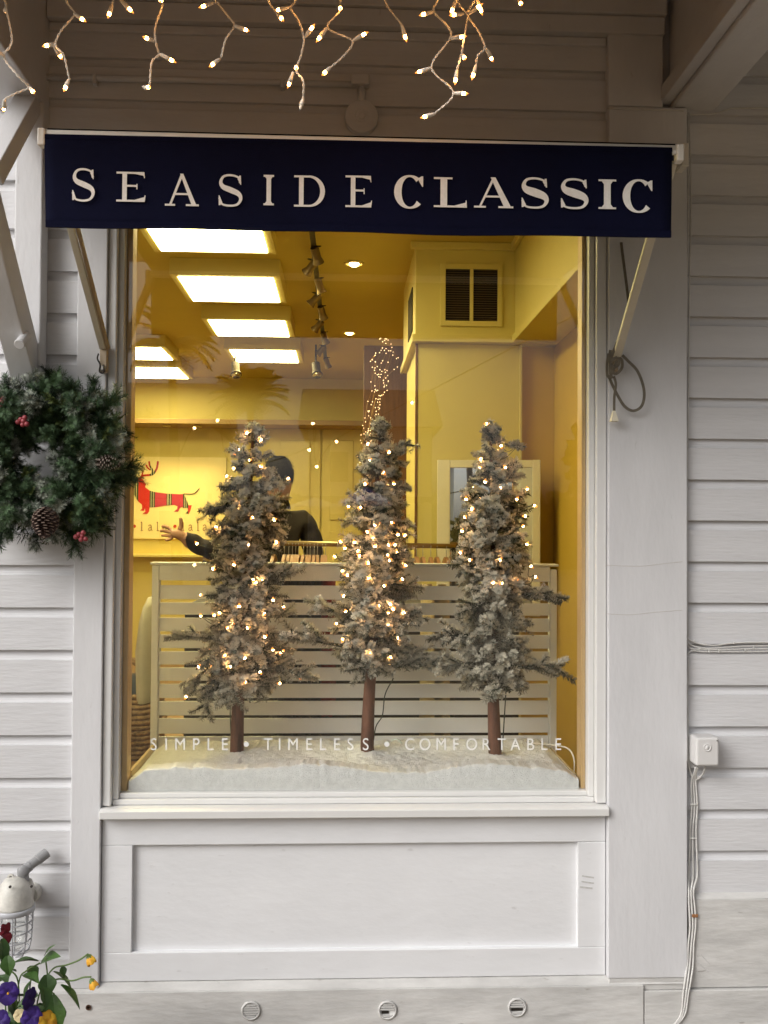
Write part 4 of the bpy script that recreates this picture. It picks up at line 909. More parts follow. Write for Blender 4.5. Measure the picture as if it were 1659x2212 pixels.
b3 = [z4(*q) for q in ((637,185),(797,437),(1005,440),(580,605),(540,715),(860,712),(610,885),(805,948),(1110,960),(390,1090),(440,1185),(975,1085),(1185,1145),(1100,1275),(370,1285),(1060,1395),(335,1465),(310,1715),(1100,1610),(415,1795),(785,1795),(650,1840),(1140,1850),(1195,1980),(715,2068),(820,2050),(975,2045))]
bulb_string(b1, Y1, 530, 'string of warm mini lights wound round the fir in front of the gesturing man', 1, [(500, 1480, .0), (497, 1520, .0), (499, 1590, .01), (500, 1614, .02)])
bulb_string(b2, Y2, 808, 'densest string of warm mini lights, on the fir between the two others', 2, [(850, 1465, -.02), (832, 1500, -.01), (826, 1545, .0), (812, 1570, .01), (805, 1612, .02)])
bulb_string(b3, Y3, 1066, 'string of warm mini lights on the fir before the mirror, unlit low down', 3, [(1094, 1480, .0), (1090, 1540, .0), (1086, 1600, .01), (1080, 1636, .01)])
# lead plug lying in the snow
PLG = tag(MB().tube(spline([at(845, 1600, .2), at(858, 1597, .19), at(868, 1606, .18)], 4), .003, 6).build('plug_lead', mat('pale_green_lead', (.55, .60, .50), .5), None, True), 'short pale lead end lying in the snow beside the middle trunk', 'cord')
WH = thing('white_cord', at(1235, 1620, .3), 'white power cord looping over the platform edge by the window stile', 'cord')
MB().tube(spline([at(1150, 1605, .42), at(1200, 1610, .40), at(1228, 1618, .36), at(1240, 1640, .34), at(1240, 1672, .33), at(1238, 1720, .33)], 6), .003, 6).build('cord', WIREW, WH, True)

# ================================================================== SLATTED PANEL and clothes rail behind it
SY = .56
SP = thing('slatted_panel', (at(765, 1400, SY).x, SY, FZ), 'white slatted wooden panel standing behind the trees', 'screen')
def yb(py, px=765): return at(px, py, SY).z
xl, xr = at(328, 1400, SY).x, at(1201, 1400, SY).x
MB().box(xl, xl+.026, SY-.015, SY+.03, FZ, yb(1223)).build('post', PANELW, SP, False, .003)
MB().box(xr-.026, xr, SY-.015, SY+.03, FZ, yb(1228)).build('post', PANELW, SP, False, .003)
MB().box(xl+.0265, xr-.0265, SY-.012, SY+.028, yb(1255), yb(1222)).build('top_board', PANELW, SP, False, .003)
MB().box(xl-.006, xr+.006, SY-.020, SY+.05, yb(1222)+.001, yb(1222)+.010).build('top_cap', PANELW, SP, False, .002)
gaps = [1262, 1299, 1332, 1368, 1404, 1439, 1474, 1511, 1548, 1587, 1625]
for k in range(10):
    za, zb_ = yb(gaps[k]+3.5), yb(gaps[k+1]-3.5)
    m = MB(); m.bar((xl+.027, SY+.004, (za+zb_)/2), (xr-.027, SY+.004, (za+zb_)/2), .009, (za-zb_)*1.01, (0, .14, 1)); m.build('slat', PANELW, SP, False, .002)
KC = thing('shop_counter', ((xl+xr)/2, 1.3, FZ), 'dark wooden counter behind the slatted panel, seen through its gaps', 'counter')  # added block, there only to keep the gaps between slats dark
KM = mat('dark_counter_wood', (.020, .014, .010), .6, noise=.3, nscale=5)
MB().box(xl+.03, xr-.04, 1.12, 1.55, FZ, 1.20).build('cabinet', KM, KC, False, .004); MB().box(xl+.02, xr-.03, 1.10, 1.57, 1.201, 1.235).build('counter_top', KM, KC, False, .004)
CR = thing('clothes_rail', (0, .80, FZ), 'brass clothes rail behind the slatted panel', 'rail')
RY = .82; r0, r1 = at(585, 1173, RY), at(985, 1180, RY)
MB().tube([r0, r1], .0105, 12).build('rail', mat('aged_brass', (.34, .24, .11), .35, metal=.8), CR, True)
for p in (r0+Vector((.01, 0, 0)), r1-Vector((.01, 0, 0))): MB().tube([p, Vector((p.x, p.y, FZ))], .009, 10).build('upright', DARKMETAL, CR, True)
hx = [592, 614.6, 624, 632, 639, 645, 655.7, 663.5, 670, 679, 686, 697, 703.5, 900, 913.5, 930.7, 943.8, 964]
hw = MB(); prof = [(-.21, -.115), (-.20, -.095), (-.10, -.055), (-.02, -.030), (.02, -.030), (.10, -.055), (.20, -.095), (.21, -.115), (.19, -.118), (.0, -.062), (-.19, -.118)]
hw.slab([(-.0065, y, z) for y, z in prof], (.013, 0, 0)); hwm = hw.mesh('hanger'); hwm.materials.append(WOODH)
hk = MB().tube(spline([Vector((0, -.002, -.034)), Vector((0, 0, -.005)), Vector((0, .014, .004)), Vector((0, .010, .018)), Vector((0, -.004, .0205)), Vector((0, -.015, .010))], 5), .0016, 6).mesh('hook', True); hk.materials.append(STEEL)
rh = random.Random(3)
for k, px in enumerate(hx):
    c = at(px, 1173, RY); c.z = r0.lerp(r1, (px-585)/400).z-.012
    left = px < 800
    o = bpy.data.objects.new('coat_hanger', hwm); COL.objects.link(o); tag(o, 'wooden coat hanger on the rail, beside the man in the dark jacket' if left else 'wooden coat hanger on the rail, beside the mirror', 'hanger', 'hangers near the man' if left else 'hangers near the mirror')
    o.matrix_world = Matrix.Translation(c+Vector((0, 0, -.004))) @ Matrix.Rotation(rh.uniform(-.03, .03), 4, 'Z')
    link('hook', hk, o, o.matrix_world.copy())
def garment(px, w, L, colr, label, group, name='hanging_shirt', Y=RY, top=.075, depth=.20):
    c = at(px, 1173, Y); c.z = r0.lerp(r1, (px-585)/400).z-top; m = MB(); n = 9; rings = []
    for s, h in ((.10, 0), (.55, .03), (.95, .07), (1.0, .14), (.95, L*.5), (1.0, L)):
        rg = []
        for i in range(20):
            a = 2*math.pi*i/20; f = 1+.18*math.sin(5*a+px)*(h/L); rg.append((c.x+math.cos(a)*w*.5*f*(.6+.4*s), c.y+math.sin(a)*depth*s*f, c.z-h))
        rings.append(rg)
    m.rings(rings); return tag(m.build(name, mat('cloth_%d_%d' % (int(px), int(colr[0]*1000)), colr, .9, noise=.25, nscale=15), None, True), label, 'garment', group)
for px in (606, 628, 650, 668, 684): garment(px, .046, .78, (.018, .018, .022), 'dark garment hanging on the rail behind the slatted panel', 'dark garments on the rail')
garment(710, .06, .60, (.26, .012, .014), 'deep red shirt hanging on the rail between the trees', None)
for px in (925, 955): garment(px, .05, .70, (.55, .42, .22), 'tan garment hanging on the rail beside the mirror', 'tan garments on the rail', top=.16)
# pale coat hanging past the left end of the panel
gc = at(326, 1290, .78); m = MB(); rings = []
for h, w, d in ((0, .006, .05), (.04, .020, .10), (.10, .030, .13), (.22, .040, .14), (.38, .036, .13), (.41, .034, .13)):
    rings.append([(gc.x-w*.2+math.cos(2*math.pi*i/18)*w*(1+.15*math.sin(i*2.1)), gc.y+math.sin(2*math.pi*i/18)*d, gc.z-h) for i in range(18)])
tag(m.rings(rings).build('hanging_coat', mat('cream_cloth', (.62, .58, .46), .9, noise=.15, nscale=12), None, True), 'cream coat sleeve hanging past the end of the slatted panel', 'garment')
# woven basket on the floor
bq = at(288, 1500, 2.75); BK = thing('basket', (bq.x, 2.75, FZ), 'woven seagrass basket on the shop floor beyond the slatted panel', 'basket')
WICK = mat('woven_seagrass', (.30, .19, .09), .9, noise=.75, nscale=38, bump=1.0, bscale=60)
for k in range(13):
    z = FZ+.015+.03*k; r = .155+.03*math.sin(math.pi*k/14)
    MB().tube([Vector((bq.x+math.cos(j*math.pi/12)*r*(1+.02*(j % 2)*(1 if k % 2 else -1)), 2.75+math.sin(j*math.pi/12)*r, z+.004*(j % 2))) for j in range(25)], .0165, 6).build('weave', WICK, BK, True)
MB().tube(spline([Vector((bq.x-.13, 2.7, FZ+.40)), Vector((bq.x-.08, 2.66, FZ+.56)), Vector((bq.x+.03, 2.66, FZ+.57)), Vector((bq.x+.11, 2.7, FZ+.40))], 6), .014, 8).build('handle', WICK, BK, True)
MB().lathe([(.0001, .50), (.06, .49), (.11, .44), (.13, .38), (.12, .30)], (bq.x+.03, 2.75, FZ), (0, 0, 1), 20).build('lining', mat('navy_lining', (.03, .04, .06), .8), BK, True)

# ================================================================== POSTER with the antlered dachshund
def zp(x, y): return ((380+.2411*x)/1.4756, (1350+.2411*y)/1.4756)
PYY = BY-.03
PO = thing('wall_poster', at(380, 1080, PYY), 'yellow lit poster of a plaid dachshund with antlers on the back wall', 'poster')
a, b = at(252, 986, PYY), at(487, 1165, PYY)
MB().box(a.x, b.x, PYY, BY-.003, b.z, a.z).build('board', mat('cream_poster_board', (.80, .68, .34), .6), PO, False, .003)
pm = bpy.data.materials.new('plaid_print'); pm.use_nodes = True
n_, l_ = pm.node_tree.nodes, pm.node_tree.links; bsd = n_['Principled BSDF']; bsd.inputs['Roughness'].default_value = .7
tc = n_.new('ShaderNodeTexCoord'); sx = n_.new('ShaderNodeSeparateXYZ'); mr = n_.new('ShaderNodeMapRange'); cr = n_.new('ShaderNodeValToRGB')
l_.new(tc.outputs['Object'], sx.inputs[0]); l_.new(sx.outputs[0], mr.inputs[0]); l_.new(mr.outputs[0], cr.inputs[0]); l_.new(cr.outputs[0], bsd.inputs['Base Color'])
x_lo, x_hi = at(*zp(190, 900), PYY).x, at(*zp(1070, 900), PYY).x
mr.inputs[1].default_value = x_lo; mr.inputs[2].default_value = x_hi
cr.color_ramp.interpolation = 'CONSTANT'; el_ = cr.color_ramp.elements
RD, PK, GR, WT = (.50, .015, .012, 1), (.42, .03, .07, 1), (.035, .055, .022, 1), (.55, .52, .35, 1)
stops = [(190, GR), (222, WT), (230, GR), (252, RD), (400, GR), (418, WT), (426, GR), (448, WT), (456, GR), (475, PK), (625, GR), (640, WT), (648, GR), (672, WT), (680, GR), (695, PK), (845, GR), (862, WT), (869, GR), (884, WT), (890, GR), (915, RD)]
while len(el_) > 1: el_.remove(el_[-1])
el_[0].position = 0; el_[0].color = stops[0][1]
for x, c_ in stops[1:]: e_ = el_.new((x-190)/880); e_.color = c_
body = [(205,720),(265,715),(310,735),(330,770),(355,800),(340,840),(400,885),(470,905),(620,925),(800,935),(860,930),(870,960),(900,1030),(915,1080),(958,1080),(940,1150),(920,1195),(875,1190),(910,1150),(905,1115),(850,1118),(830,1100),(800,1120),(780,1165),(720,1165),(765,1130),(770,1095),(730,1075),(600,1085),(490,1105),(400,1110),(395,1160),(370,1195),(305,1195),(345,1165),(340,1120),(325,1155),(275,1150),(305,1125),(300,1070),(250,1030),(225,990),(200,940)]
dg = MB(); dg.slab([at(*zp(x, y), PYY-.0035) for x, y in body], (0, .003, 0))
me = dg.mesh('dog_print'); me.materials.append(pm); bmx = bmesh.new(); bmx.from_mesh(me); bmesh.ops.triangulate(bmx, faces=[f for f in bmx.faces if len(f.verts) > 4], ngon_method='EAR_CLIP'); bmx.to_mesh(me); bmx.free()
dog = link('dog_print', me, PO, Matrix.Identity(4))
def stroke(pts, w, name='antler_print', Y=PYY-.004, material=pm, conv=zp):
    P3 = spline([at(*conv(x, y), Y) for x, y in pts], 5); m = MB()
    for i in range(len(P3)-1): m.bar(P3[i], P3[i+1]+(P3[i+1]-P3[i])*.1, .0012, w, (0, 0, 1) if abs((P3[i+1]-P3[i]).normalized().z) < .7 else (1, 0, 0))
    return m.build(name, material, PO)
pxm = .2411/1.4756/ppm(PYY)
for pts, w in (([(280, 718), (310, 690), (400, 680), (445, 670), (480, 625), (500, 580), (512, 500)], 26), ([(425, 680), (440, 620), (405, 560), (395, 500)], 22), ([(415, 615), (375, 585), (355, 545)], 20), ([(285, 715), (305, 670), (318, 620)], 16)): stroke(pts, w*pxm)
stroke([(850, 930), (960, 932), (1010, 912), (1058, 860)], 11*pxm, 'tail_print', material=mat('dark_print', (.05, .03, .02), .7))
INK = mat('brown_poster_ink', (.16, .05, .03), .7); DOTC = mat('red_poster_dot', (.45, .03, .01), .7)
def let(kind, x):
    if kind == 'l': stroke([(x-12, 1312), (x, 1308), (x, 1415)], 9*pxm, 'letter', material=INK); stroke([(x-14, 1416), (x+16, 1416)], 6*pxm, 'letter_serif', material=INK)
    else:
        stroke([(x-26, 1352), (x-8, 1340), (x+10, 1350), (x+14, 1400), (x+26, 1414)], 8*pxm, 'letter', material=INK); stroke([(x+12, 1372), (x-16, 1380), (x-28, 1400), (x-12, 1416), (x+12, 1400)], 6*pxm, 'letter_bowl', material=INK)
for kd, x in (('l', 298), ('a', 412), ('l', 508), ('a', 605), ('l', 845), ('a', 945), ('l', 1040), ('a', 1135)): let(kd, x)
for x in (200, 737): MB().lathe([(22*pxm, 0), (22*pxm, .002)], at(*zp(x, 1358), PYY-.001), (0, -1, 0), 16).build('dot', DOTC, PO)

# ================================================================== MIRROR on the partition
MY = BKY-.045
MI = thing('mirror', at(1055, 1225, MY), 'white framed rectangular mirror hung on the yellow partition', 'mirror')
a, b = at(945, 992, MY), at(1165, 1330, MY); c_, d_ = at(973, 1009, MY), at(1148, 1310, MY)
fm = mat('white_mirror_frame', (.74, .68, .52), .45)
MB().box(a.x, c_.x, MY, MY+.036, b.z, a.z).build('frame_side', fm, MI, False, .004)
MB().box(d_.x, b.x, MY, MY+.036, b.z, a.z).build('frame_side', fm, MI, False, .004)
MB().box(c_.x+.0005, d_.x-.0005, MY+.001, MY+.036, c_.z, a.z-.001).build('frame_top', fm, MI, False, .003)
MB().box(c_.x+.0005, d_.x-.0005, MY+.001, MY+.036, b.z+.001, d_.z).build('frame_bottom', fm, MI, False, .003)
MB().box(c_.x-.004, d_.x+.004, MY+.016, MY+.022, d_.z-.004, c_.z+.004).build('mirror_glass', MIRRORM, MI)
MI.rotation_euler = (R(-0.5), 0, R(-7.2))
# return-air grille on the bulkhead
VG = thing('air_grille', at(1019, 638, BKY-.02), 'square white two-part air grille with dark louvres on the bulkhead', 'vent')
a, b = at(952, 568, BKY-.014), at(1085, 706, BKY-.014)
ia, ib = at(963, 580, BKY-.014), at(1075, 694, BKY-.014); cxm = (ia.x+ib.x)/2
for q in ((a.x, ia.x, b.z, a.z), (ib.x, b.x, b.z, a.z), (ia.x+.0003, ib.x-.0003, ia.z, a.z-.0005), (ia.x+.0003, ib.x-.0003, b.z+.0005, ib.z), (cxm-.010, cxm+.010, ib.z+.0003, ia.z-.0003)):
    MB().box(q[0], q[1], BKY-.016, BKY-.001, q[2], q[3]).build('frame_bar', YTRIM, VG, False, .002)
MB().box(ia.x, ib.x, BKY-.0025, BKY-.0012, ib.z, ia.z).build('duct_back', mat('dark_duct', (.012, .008, .005), .9), VG)
for h0, h1 in ((ia.x, cxm-.0105), (cxm+.0105, ib.x)):
    for k in range(22):
        z = ib.z+(ia.z-ib.z)*(k+.5)/22; m = MB(); m.bar((h0+.001, BKY-.008, z), (h1-.001, BKY-.008, z), .0015, .0085, (0, 1, .6)); m.build('louvre', mat('brown_louvre', (.10, .06, .025), .6), VG)
sv = MB(); s0 = at(872, 690, BKY+.35); MB().box(bl.x-.006, bl.x-.0005, BKY+.20, BKY+.55, s0.z-.10, s0.z+.16).build('side_grille', MATS['dark_duct'], VG)

# ================================================================== CEILING FIXTURES
BZ = 3.125; PX0 = None
for k, (near, far, xl_, xr_) in enumerate(((262, 545, 350, 578), (601, 652, 419, 604), (693.5, 726, 471, 624), (757, 782, 512, 644))):  # first panel stretched out of view towards the glass to brighten the display
    n0, f0_ = atz(500, near, BZ).y, atz(500, far, BZ).y; x0 = atz(xl_, far, BZ).x; x1 = atz(xr_, far, BZ).x
    lab = ['nearest the display window, half hidden by the awning', 'second from the display window', 'third from the display window, dim at one end', 'fourth from the display window, beside the hanging spot heads'][k]
    T = thing('ceiling_light', ((x0+x1)/2, (n0+f0_)/2, CZ), 'boxed square ceiling light, ' + lab, 'ceiling light', 'boxed ceiling lights in a row')
    MB().box(x0-.045, x1+.045, n0-.045, f0_+.045, BZ+.006, CZ-.0005).build('box', YTRIM, T, False, .003)
    MB().box(x0, x1, n0, f0_, BZ, BZ+.0055).build('diffuser', TUBEL, T)
for k, (xl_, xr_, near, far) in enumerate(((240, 372, 752, 777), (235, 405, 795, 817))):
    n0, f0_ = atz(300, near, BZ).y, atz(300, far, BZ).y
    x1 = atz(xr_, far, BZ).x; x0 = max(-3.1, x1-.62)
    T = thing('ceiling_light', ((x0+x1)/2, (n0+f0_)/2, CZ), 'boxed ceiling light in the side bay, ' + ('closer to the window' if k == 0 else 'closer to the poster wall'), 'ceiling light', 'boxed ceiling lights in the side bay')
    MB().box(x0-.045, x1+.045, n0-.045, f0_+.045, BZ+.006, CZ-.0005).build('box', YTRIM, T, False, .003)
    MB().box(x0, x1, n0, f0_, BZ, BZ+.0055).build('diffuser', TUBEL, T)
for px, py, rr_ in ((765, 568, .062), (755, 718, .055)):
    c = atz(px, py, CZ); T = thing('recessed_spot', (c.x, c.y, CZ), 'small round recessed spotlight in the ceiling, ' + ('close to the window' if py < 600 else 'farther inside'), 'ceiling light')
    MB().lathe([(rr_, 0), (rr_, -.006), (rr_*.8, -.010), (rr_*.74, -.004), (rr_*.74, 0)], c, (0, 0, 1), 28).build('trim_ring', YTRIM, T, True)
    MB().lathe([(.0001, -.020), (.020, -.018), (.030, -.010), (.032, -.001)], c+Vector((0, .01, 0)), (0, 0, 1), 20).build('lamp', SPOTON, T, True)
    ld = bpy.data.lights.new('recessed_beam', 'SPOT'); ld.energy = 22; ld.color = (1.0, .72, .28); ld.spot_size = R(130); ld.spot_blend = .8; ld.shadow_soft_size = .03
    lo = bpy.data.objects.new('recessed_beam', ld); COL.objects.link(lo); lo.parent = T; lo.matrix_parent_inverse = T.matrix_world.inverted(); lo.location = c+Vector((0, 0, -.035))
# track light
tz = 3.17; t0, t1 = atz(674, 500, tz), atz(704, 792, tz)
t0.y = max(.6, t0.y-.5)
TK = thing('track_light', (t0.x, (t0.y+t1.y)/2, CZ), 'dark ceiling track with a row of adjustable spot heads', 'track light')
CHR = mat('chrome_reflector', (.7, .62, .45), .15, metal=1.0)
MB().bar((t0.x, t0.y, tz), (t0.x, min(t1.y, 5.6), tz), .03, .022).build('track', DARKMETAL, TK, False, .002)
for y_ in (t0.y+.2, 2.5, 4.0, 5.3): MB().tube([(t0.x, y_, tz+.01), (t0.x, y_, CZ-.001)], .006, 8).build('track_hanger', DARKMETAL, TK)
rk = random.Random(2)
for k, py in enumerate((532, 560, 600, 632, 660, 690, 716, 745, 775)):
    q = atz(690, py, tz); yy = min(q.y, 5.55); sx_ = (-1 if k % 2 else 1)
    j = Vector((t0.x+sx_*.012, yy, tz-.035)); d = Vector((sx_*.5-.25, rk.uniform(.1, .7), -.75)).normalized()
    h = MB().tube([j-d*.03, j+d*.035, j+d*.065], [.024, .024, .034], 14).build('spot_head', mat('bronze_head', (.20, .14, .07), .4, metal=.7), TK, False, .001)
    MB().lathe([(.031, .0655), (.022, .060), (.008, .055), (.0001, .055)], j, d, 16).build('reflector', CHR, h, True)
    MB().tube(spline([Vector((t0.x, yy-.03, tz-.01)), j+Vector((sx_*.03, -.02, .03)), j-d*.028], 5), .003, 6).build('cord', DARKMETAL, h, True)
# two separate spot heads hung from the ceiling near the back
for k, px in enumerate((508, 682)):
    q = at(px, 797, 5.3); T = thing('hanging_spot', (q.x, 5.3, CZ), 'small dark spot head hanging from the ceiling, ' + ('above the fir in front of the man' if k == 0 else 'beside the track of spots'), 'spotlight')
    MB().tube([(q.x, 5.3, q.z+.05), (q.x, 5.3, CZ-.001)], .008, 8).build('stem', DARKMETAL, T)
    h = MB().tube([(q.x, 5.3, q.z+.05), (q.x+.01, 5.27, q.z-.03), (q.x+.015, 5.25, q.z-.06)], [.036, .036, .05], 14).build('spot_head', mat('dark_brown_head', (.06, .04, .025), .6), T)
    MB().lathe([(.044, .002), (.03, -.01), (.0001, -.014)], (q.x+.0155, 5.249, q.z-.062), (0.15, -.5, -1), 14).build('reflector', CHR, h, True)
# two picture lights under the back cornice (lit in the photograph)
for k, px in enumerate((360, 428)):
    c = at(px, 921, BY-.30); c.z = cz-.004
    T = thing('picture_light', c, 'small lit downlight under the back cornice, ' + ('above the poster dog\'s body' if k == 0 else 'nearer the closet doors'), 'downlight')
    MB().lathe([(.042, 0), (.042, -.016), (.034, -.018), (.034, -.004), (.0001, -.004)], c, (0, 0, 1), 20).build('housing', YTRIM, T, True)
    ld = bpy.data.lights.new('downlight', 'SPOT'); ld.energy = 48; ld.color = (1.0, .66, .22); ld.spot_size = R(118); ld.spot_blend = .9; ld.shadow_soft_size = .03
    lo = bpy.data.objects.new('downlight_beam', ld); COL.objects.link(lo); lo.parent = T; lo.matrix_parent_inverse = T.matrix_world.inverted(); lo.location = c+Vector((0, .0, -.03)); lo.rotation_euler = (R(-18), 0, 0)

# fairy light cascade beside the partition
FC = thing('fairy_lights', at(822, 760, 2.9), 'cascade of tiny fairy lights tumbling above the middle fir', 'string lights')
def c4(x, y): return ((1024+.617*x)/1.4756, (700+.617*y)/1.4756)
rf = random.Random(8); pin = MB().lathe([(.0001, -1), (.7, -.7), (1, 0), (.7, .7), (.0001, 1)], n=6).mesh('fairy_bulb', True); pin.materials.append(PINPOINT)
bands = [(610, 296, 325), (640, 320, 385), (680, 290, 410), (720, 248, 415), (760, 262, 400), (800, 258, 345), (860, 255, 352), (920, 245, 330), (980, 222, 305), (1040, 215, 295), (1100, 205, 275), (1140, 200, 270), (1220, 180, 280), (1300, 190, 300)]
strands = [[] for _ in range(6)]
for i in range(len(bands)-1):
    (ya, l0, h0), (yb2, l1, h1) = bands[i], bands[i+1]
    for q in range(13 if i > 3 else 8):
        t = rf.random(); y = ya+(yb2-ya)*t; u = rf.random(); x = l0+(l1-l0)*t+u*((h0-l0)+((h1-l1)-(h0-l0))*t)
        p = at(*c4(x, y), 2.9+rf.uniform(-.06, .06)); link('fairy_bulb', pin, FC, Matrix.Translation(p) @ Matrix.Scale(.0027, 4)); strands[min(5, int(u*6))].append(p)
for st_ in strands:
    st_ = sorted(st_, key=lambda p: -p.z)
    if len(st_) > 2: MB().tube(st_, .0008, 4).build('wire', mat('copper_wire', (.35, .2, .08), .4, metal=.8), FC)

# ================================================================== THE MAN behind the first tree
def person():
    Yp = 2.0; k = ppm(Yp); rt = thing('person', (at(585, 1000, Yp).x, Yp, FZ), 'dark-haired person in a dark jacket gesturing with one open hand inside the shop', 'person')
    q = lambda x, y, dy=0.0: at(x, y, Yp+dy)
    cx_ = at(585, 1000, Yp).x
    V, E, Rd = [], [], []
    def add(p, r, par=None):
        V.append(Vector(p)); Rd.append(r); i = len(V)-1
        if par is not None: E.append((par, i))
        return i
    pel = add((cx_, Yp, FZ+.93), (.165, .115)); wa = add((cx_, Yp, FZ+1.10), (.150, .105), pel); ch_ = add((cx_, Yp, FZ+1.33), (.175, .12), wa)
    nb = add((cx_+.012, Yp, FZ+1.475), (.085, .08), ch_); nk = add(q(597, 1083, -.01), (.058, .060), nb)
    hd0 = add(q(601, 1060, -.02), (.062, .075), nk); hd1 = add(q(600, 1029, -.02), (.073, .090), hd0); hd2 = add(q(599, 1002, -.01), (.056, .070), hd1)
    for s in (-1, 1):                                      # legs
        h = add((cx_+s*.095, Yp, FZ+.86), (.095, .10), pel); kn_ = add((cx_+s*.11, Yp-.01, FZ+.48), (.065, .07), h); an = add((cx_+s*.115, Yp+.01, FZ+.085), (.048, .05), kn_); add((cx_+s*.13, Yp-.13, FZ+.04), (.042, .036), an)
    rs = add(q(655, 1113), (.072, .075), ch_); re = add(q(680, 1190, .03), (.052, .054), rs); rwst = add(q(662, 1262, -.12), (.036, .036), re); add(q(652, 1290, -.16), (.030, .022), rwst)
    ls = add(q(512, 1112), (.072, .075), ch_); le = add(q(468, 1196, -.05), (.054, .056), ls); lw = add(q(412, 1172, -.16), (.046, .044), le); lcf = add(q(399, 1163, -.19), (.031, .024), lw)
    hy = -.21; palm = add(q(382, 1153, hy), (.034, .018), lcf)
    for pts in (((366, 1141), (356, 1137), (349, 1137)), ((363, 1149), (352, 1146), (345, 1147)), ((364, 1157), (354, 1156), (348, 1157)), ((369, 1164), (361, 1166), (356, 1167))):
        pr = palm
        for j, (x, y) in enumerate(pts): pr = add(q(x, y, hy-.01*j), (.0098-.0011*j, .0098-.0011*j), pr)
    pr = palm
    for j, (x, y) in enumerate(((391, 1137), (391, 1126), (390, 1118))): pr = add(q(x, y, hy-.008*j), (.0115-.0014*j, .0115-.0014*j), pr)
    me = bpy.data.meshes.new('body'); me.from_pydata([tuple(v) for v in V], E, []); me.update()
    o = bpy.data.objects.new('body', me); COL.objects.link(o)
    md = o.modifiers.new('skin', 'SKIN'); md.use_smooth_shade = True; md.branch_smoothing = .6
    for i, r in enumerate(Rd): me.skin_vertices[0].data[i].radius = r
    me.skin_vertices[0].data[0].use_root = True
    sd = o.modifiers.new('sub', 'SUBSURF'); sd.levels = 3; sd.render_levels = 3
    dg_ = bpy.context.evaluated_depsgraph_get(); fin = bpy.data.meshes.new_from_object(o.evaluated_get(dg_)); bpy.data.objects.remove(o)
    fin.materials.clear()
    for mt in (mat('dark_brown_jacket', (.022, .014, .011), .85, noise=.3, nscale=14, bump=.3), mat('skin_tone', (.50, .27, .16), .5, noise=.1, nscale=20), mat('charcoal_trousers', (.03, .03, .034), .85), mat('black_shoe', (.01, .01, .01), .4)): fin.materials.append(mt)
    wx, hz = V[lw].x-.005, V[nk].z+.01
    for f in fin.polygons:
        c = f.center; f.use_smooth = True
        if c.z > hz and abs(c.x-V[hd1].x) < .14: f.material_index = 1
        elif c.x < wx-.012 and c.z > V[le].z-.05: f.material_index = 1
        elif c.z < FZ+.09: f.material_index = 3
        elif c.z < FZ+.90 and abs(c.x-cx_) < .25 and abs(c.y-Yp) < .3: f.material_index = 2
        else: f.material_index = 0
    nv = [v.normal.copy() for v in fin.vertices]
    cloth = set(i for f in fin.polygons if f.material_index == 0 for i in f.vertices)
    for i in cloth:
        v = fin.vertices[i]; c = v.co; w_ = mn.noise(Vector((c.x*9+c.z*5, c.y*9, c.z*16-c.x*8)))+.5*mn.noise(Vector((c.x*22, c.y*22, c.z*30)))
        v.co = c+nv[i]*(.004+.011*w_)
    bo = bpy.data.objects.new('body', fin); COL.objects.link(bo); bo.parent = rt; bo.matrix_parent_inverse = rt.matrix_world.inverted()
    hc = V[hd1]; HAIR = mat('dark_brown_hair', (.010, .006, .004), .8, spec=.15, noise=.4, nscale=60, bump=.6, bscale=120, stretch=(1, 1, .2))
    m = MB(); rings = []
    for i in range(9):
        t = i/8; a = t*math.pi*.60; z = hc.z+.028+math.cos(a)*.082; r = math.sin(a)
        rings.append([(hc.x+math.cos(b)*(.080*r*(1+.05*math.sin(i*2.3+b*9))+.001)+.004, hc.y-.004+math.sin(b)*(.097*r+.001), z-(.030*t*r*(1+.35*math.sin(3*b)+.15*math.sin(11*b)) if math.sin(b) < .35 else -.012*r)) for b in [2*math.pi*j/24 for j in range(24)]])
    m.rings(rings, False); hr_ = random.Random(6)
    for k_ in range(2600):
        i = hr_.randrange(1, 9); rg_ = rings[i]; p = Vector(rg_[hr_.randrange(24)]); q_ = Vector(rg_[hr_.randrange(24)])
        j_ = hr_.randrange(24); p = Vector(rg_[j_]).lerp(Vector(rg_[(j_+1) % 24]), hr_.random()); o_ = (p-Vector((hc.x, hc.y, hc.z+.02))).normalized()
        dn_ = (Vector((0, 0, -1))+o_*o_.z); dn_ = dn_.normalized() if dn_.length > .05 else Vector((hr_.uniform(-1, 1), hr_.uniform(-1, 1), 0)).normalized()
        dn_ = (dn_+o_*hr_.uniform(.05, .38)+Vector((hr_.uniform(-.3, .3), hr_.uniform(-.3, .3), 0))).normalized(); sd2 = dn_.cross(o_).normalized()*.0011; L_ = hr_.uniform(.016, .034)
        m.face(p-sd2, p+sd2, p+dn_*L_+sd2*.2, p+dn_*L_-sd2*.2)
    m.build('hair', HAIR, rt, True)
    SK = MATS['skin_tone']                                  # the face looks away from the window, towards the poster
    fd = Vector((-.65, .76, 0)); sd_ = Vector((.76, .65, 0))
    for s in (-1, 1):
        e = hc+sd_*s*.083+Vector((0, 0, -.012)); m = MB(); m.rings([[e+fd*(math.cos(b)*.017*w)+Vector((0, 0, math.sin(b)*.030*w))+sd_*s*h for b in [2*math.pi*j/12 for j in range(12)]] for w, h in ((.7, -.008), (1, .004), (.8, .012), (.3, .008))]); m.build('ear', SK, rt, True)
        ey = hc+fd*.090+sd_*s*.031+Vector((0, 0, .002)); MB().lathe([(.0001, -.011), (.008, -.008), (.011, 0), (.008, .008), (.0001, .011)], ey, fd, 12).build('eye', mat('dark_eye', (.05, .03, .02), .2), rt, True)
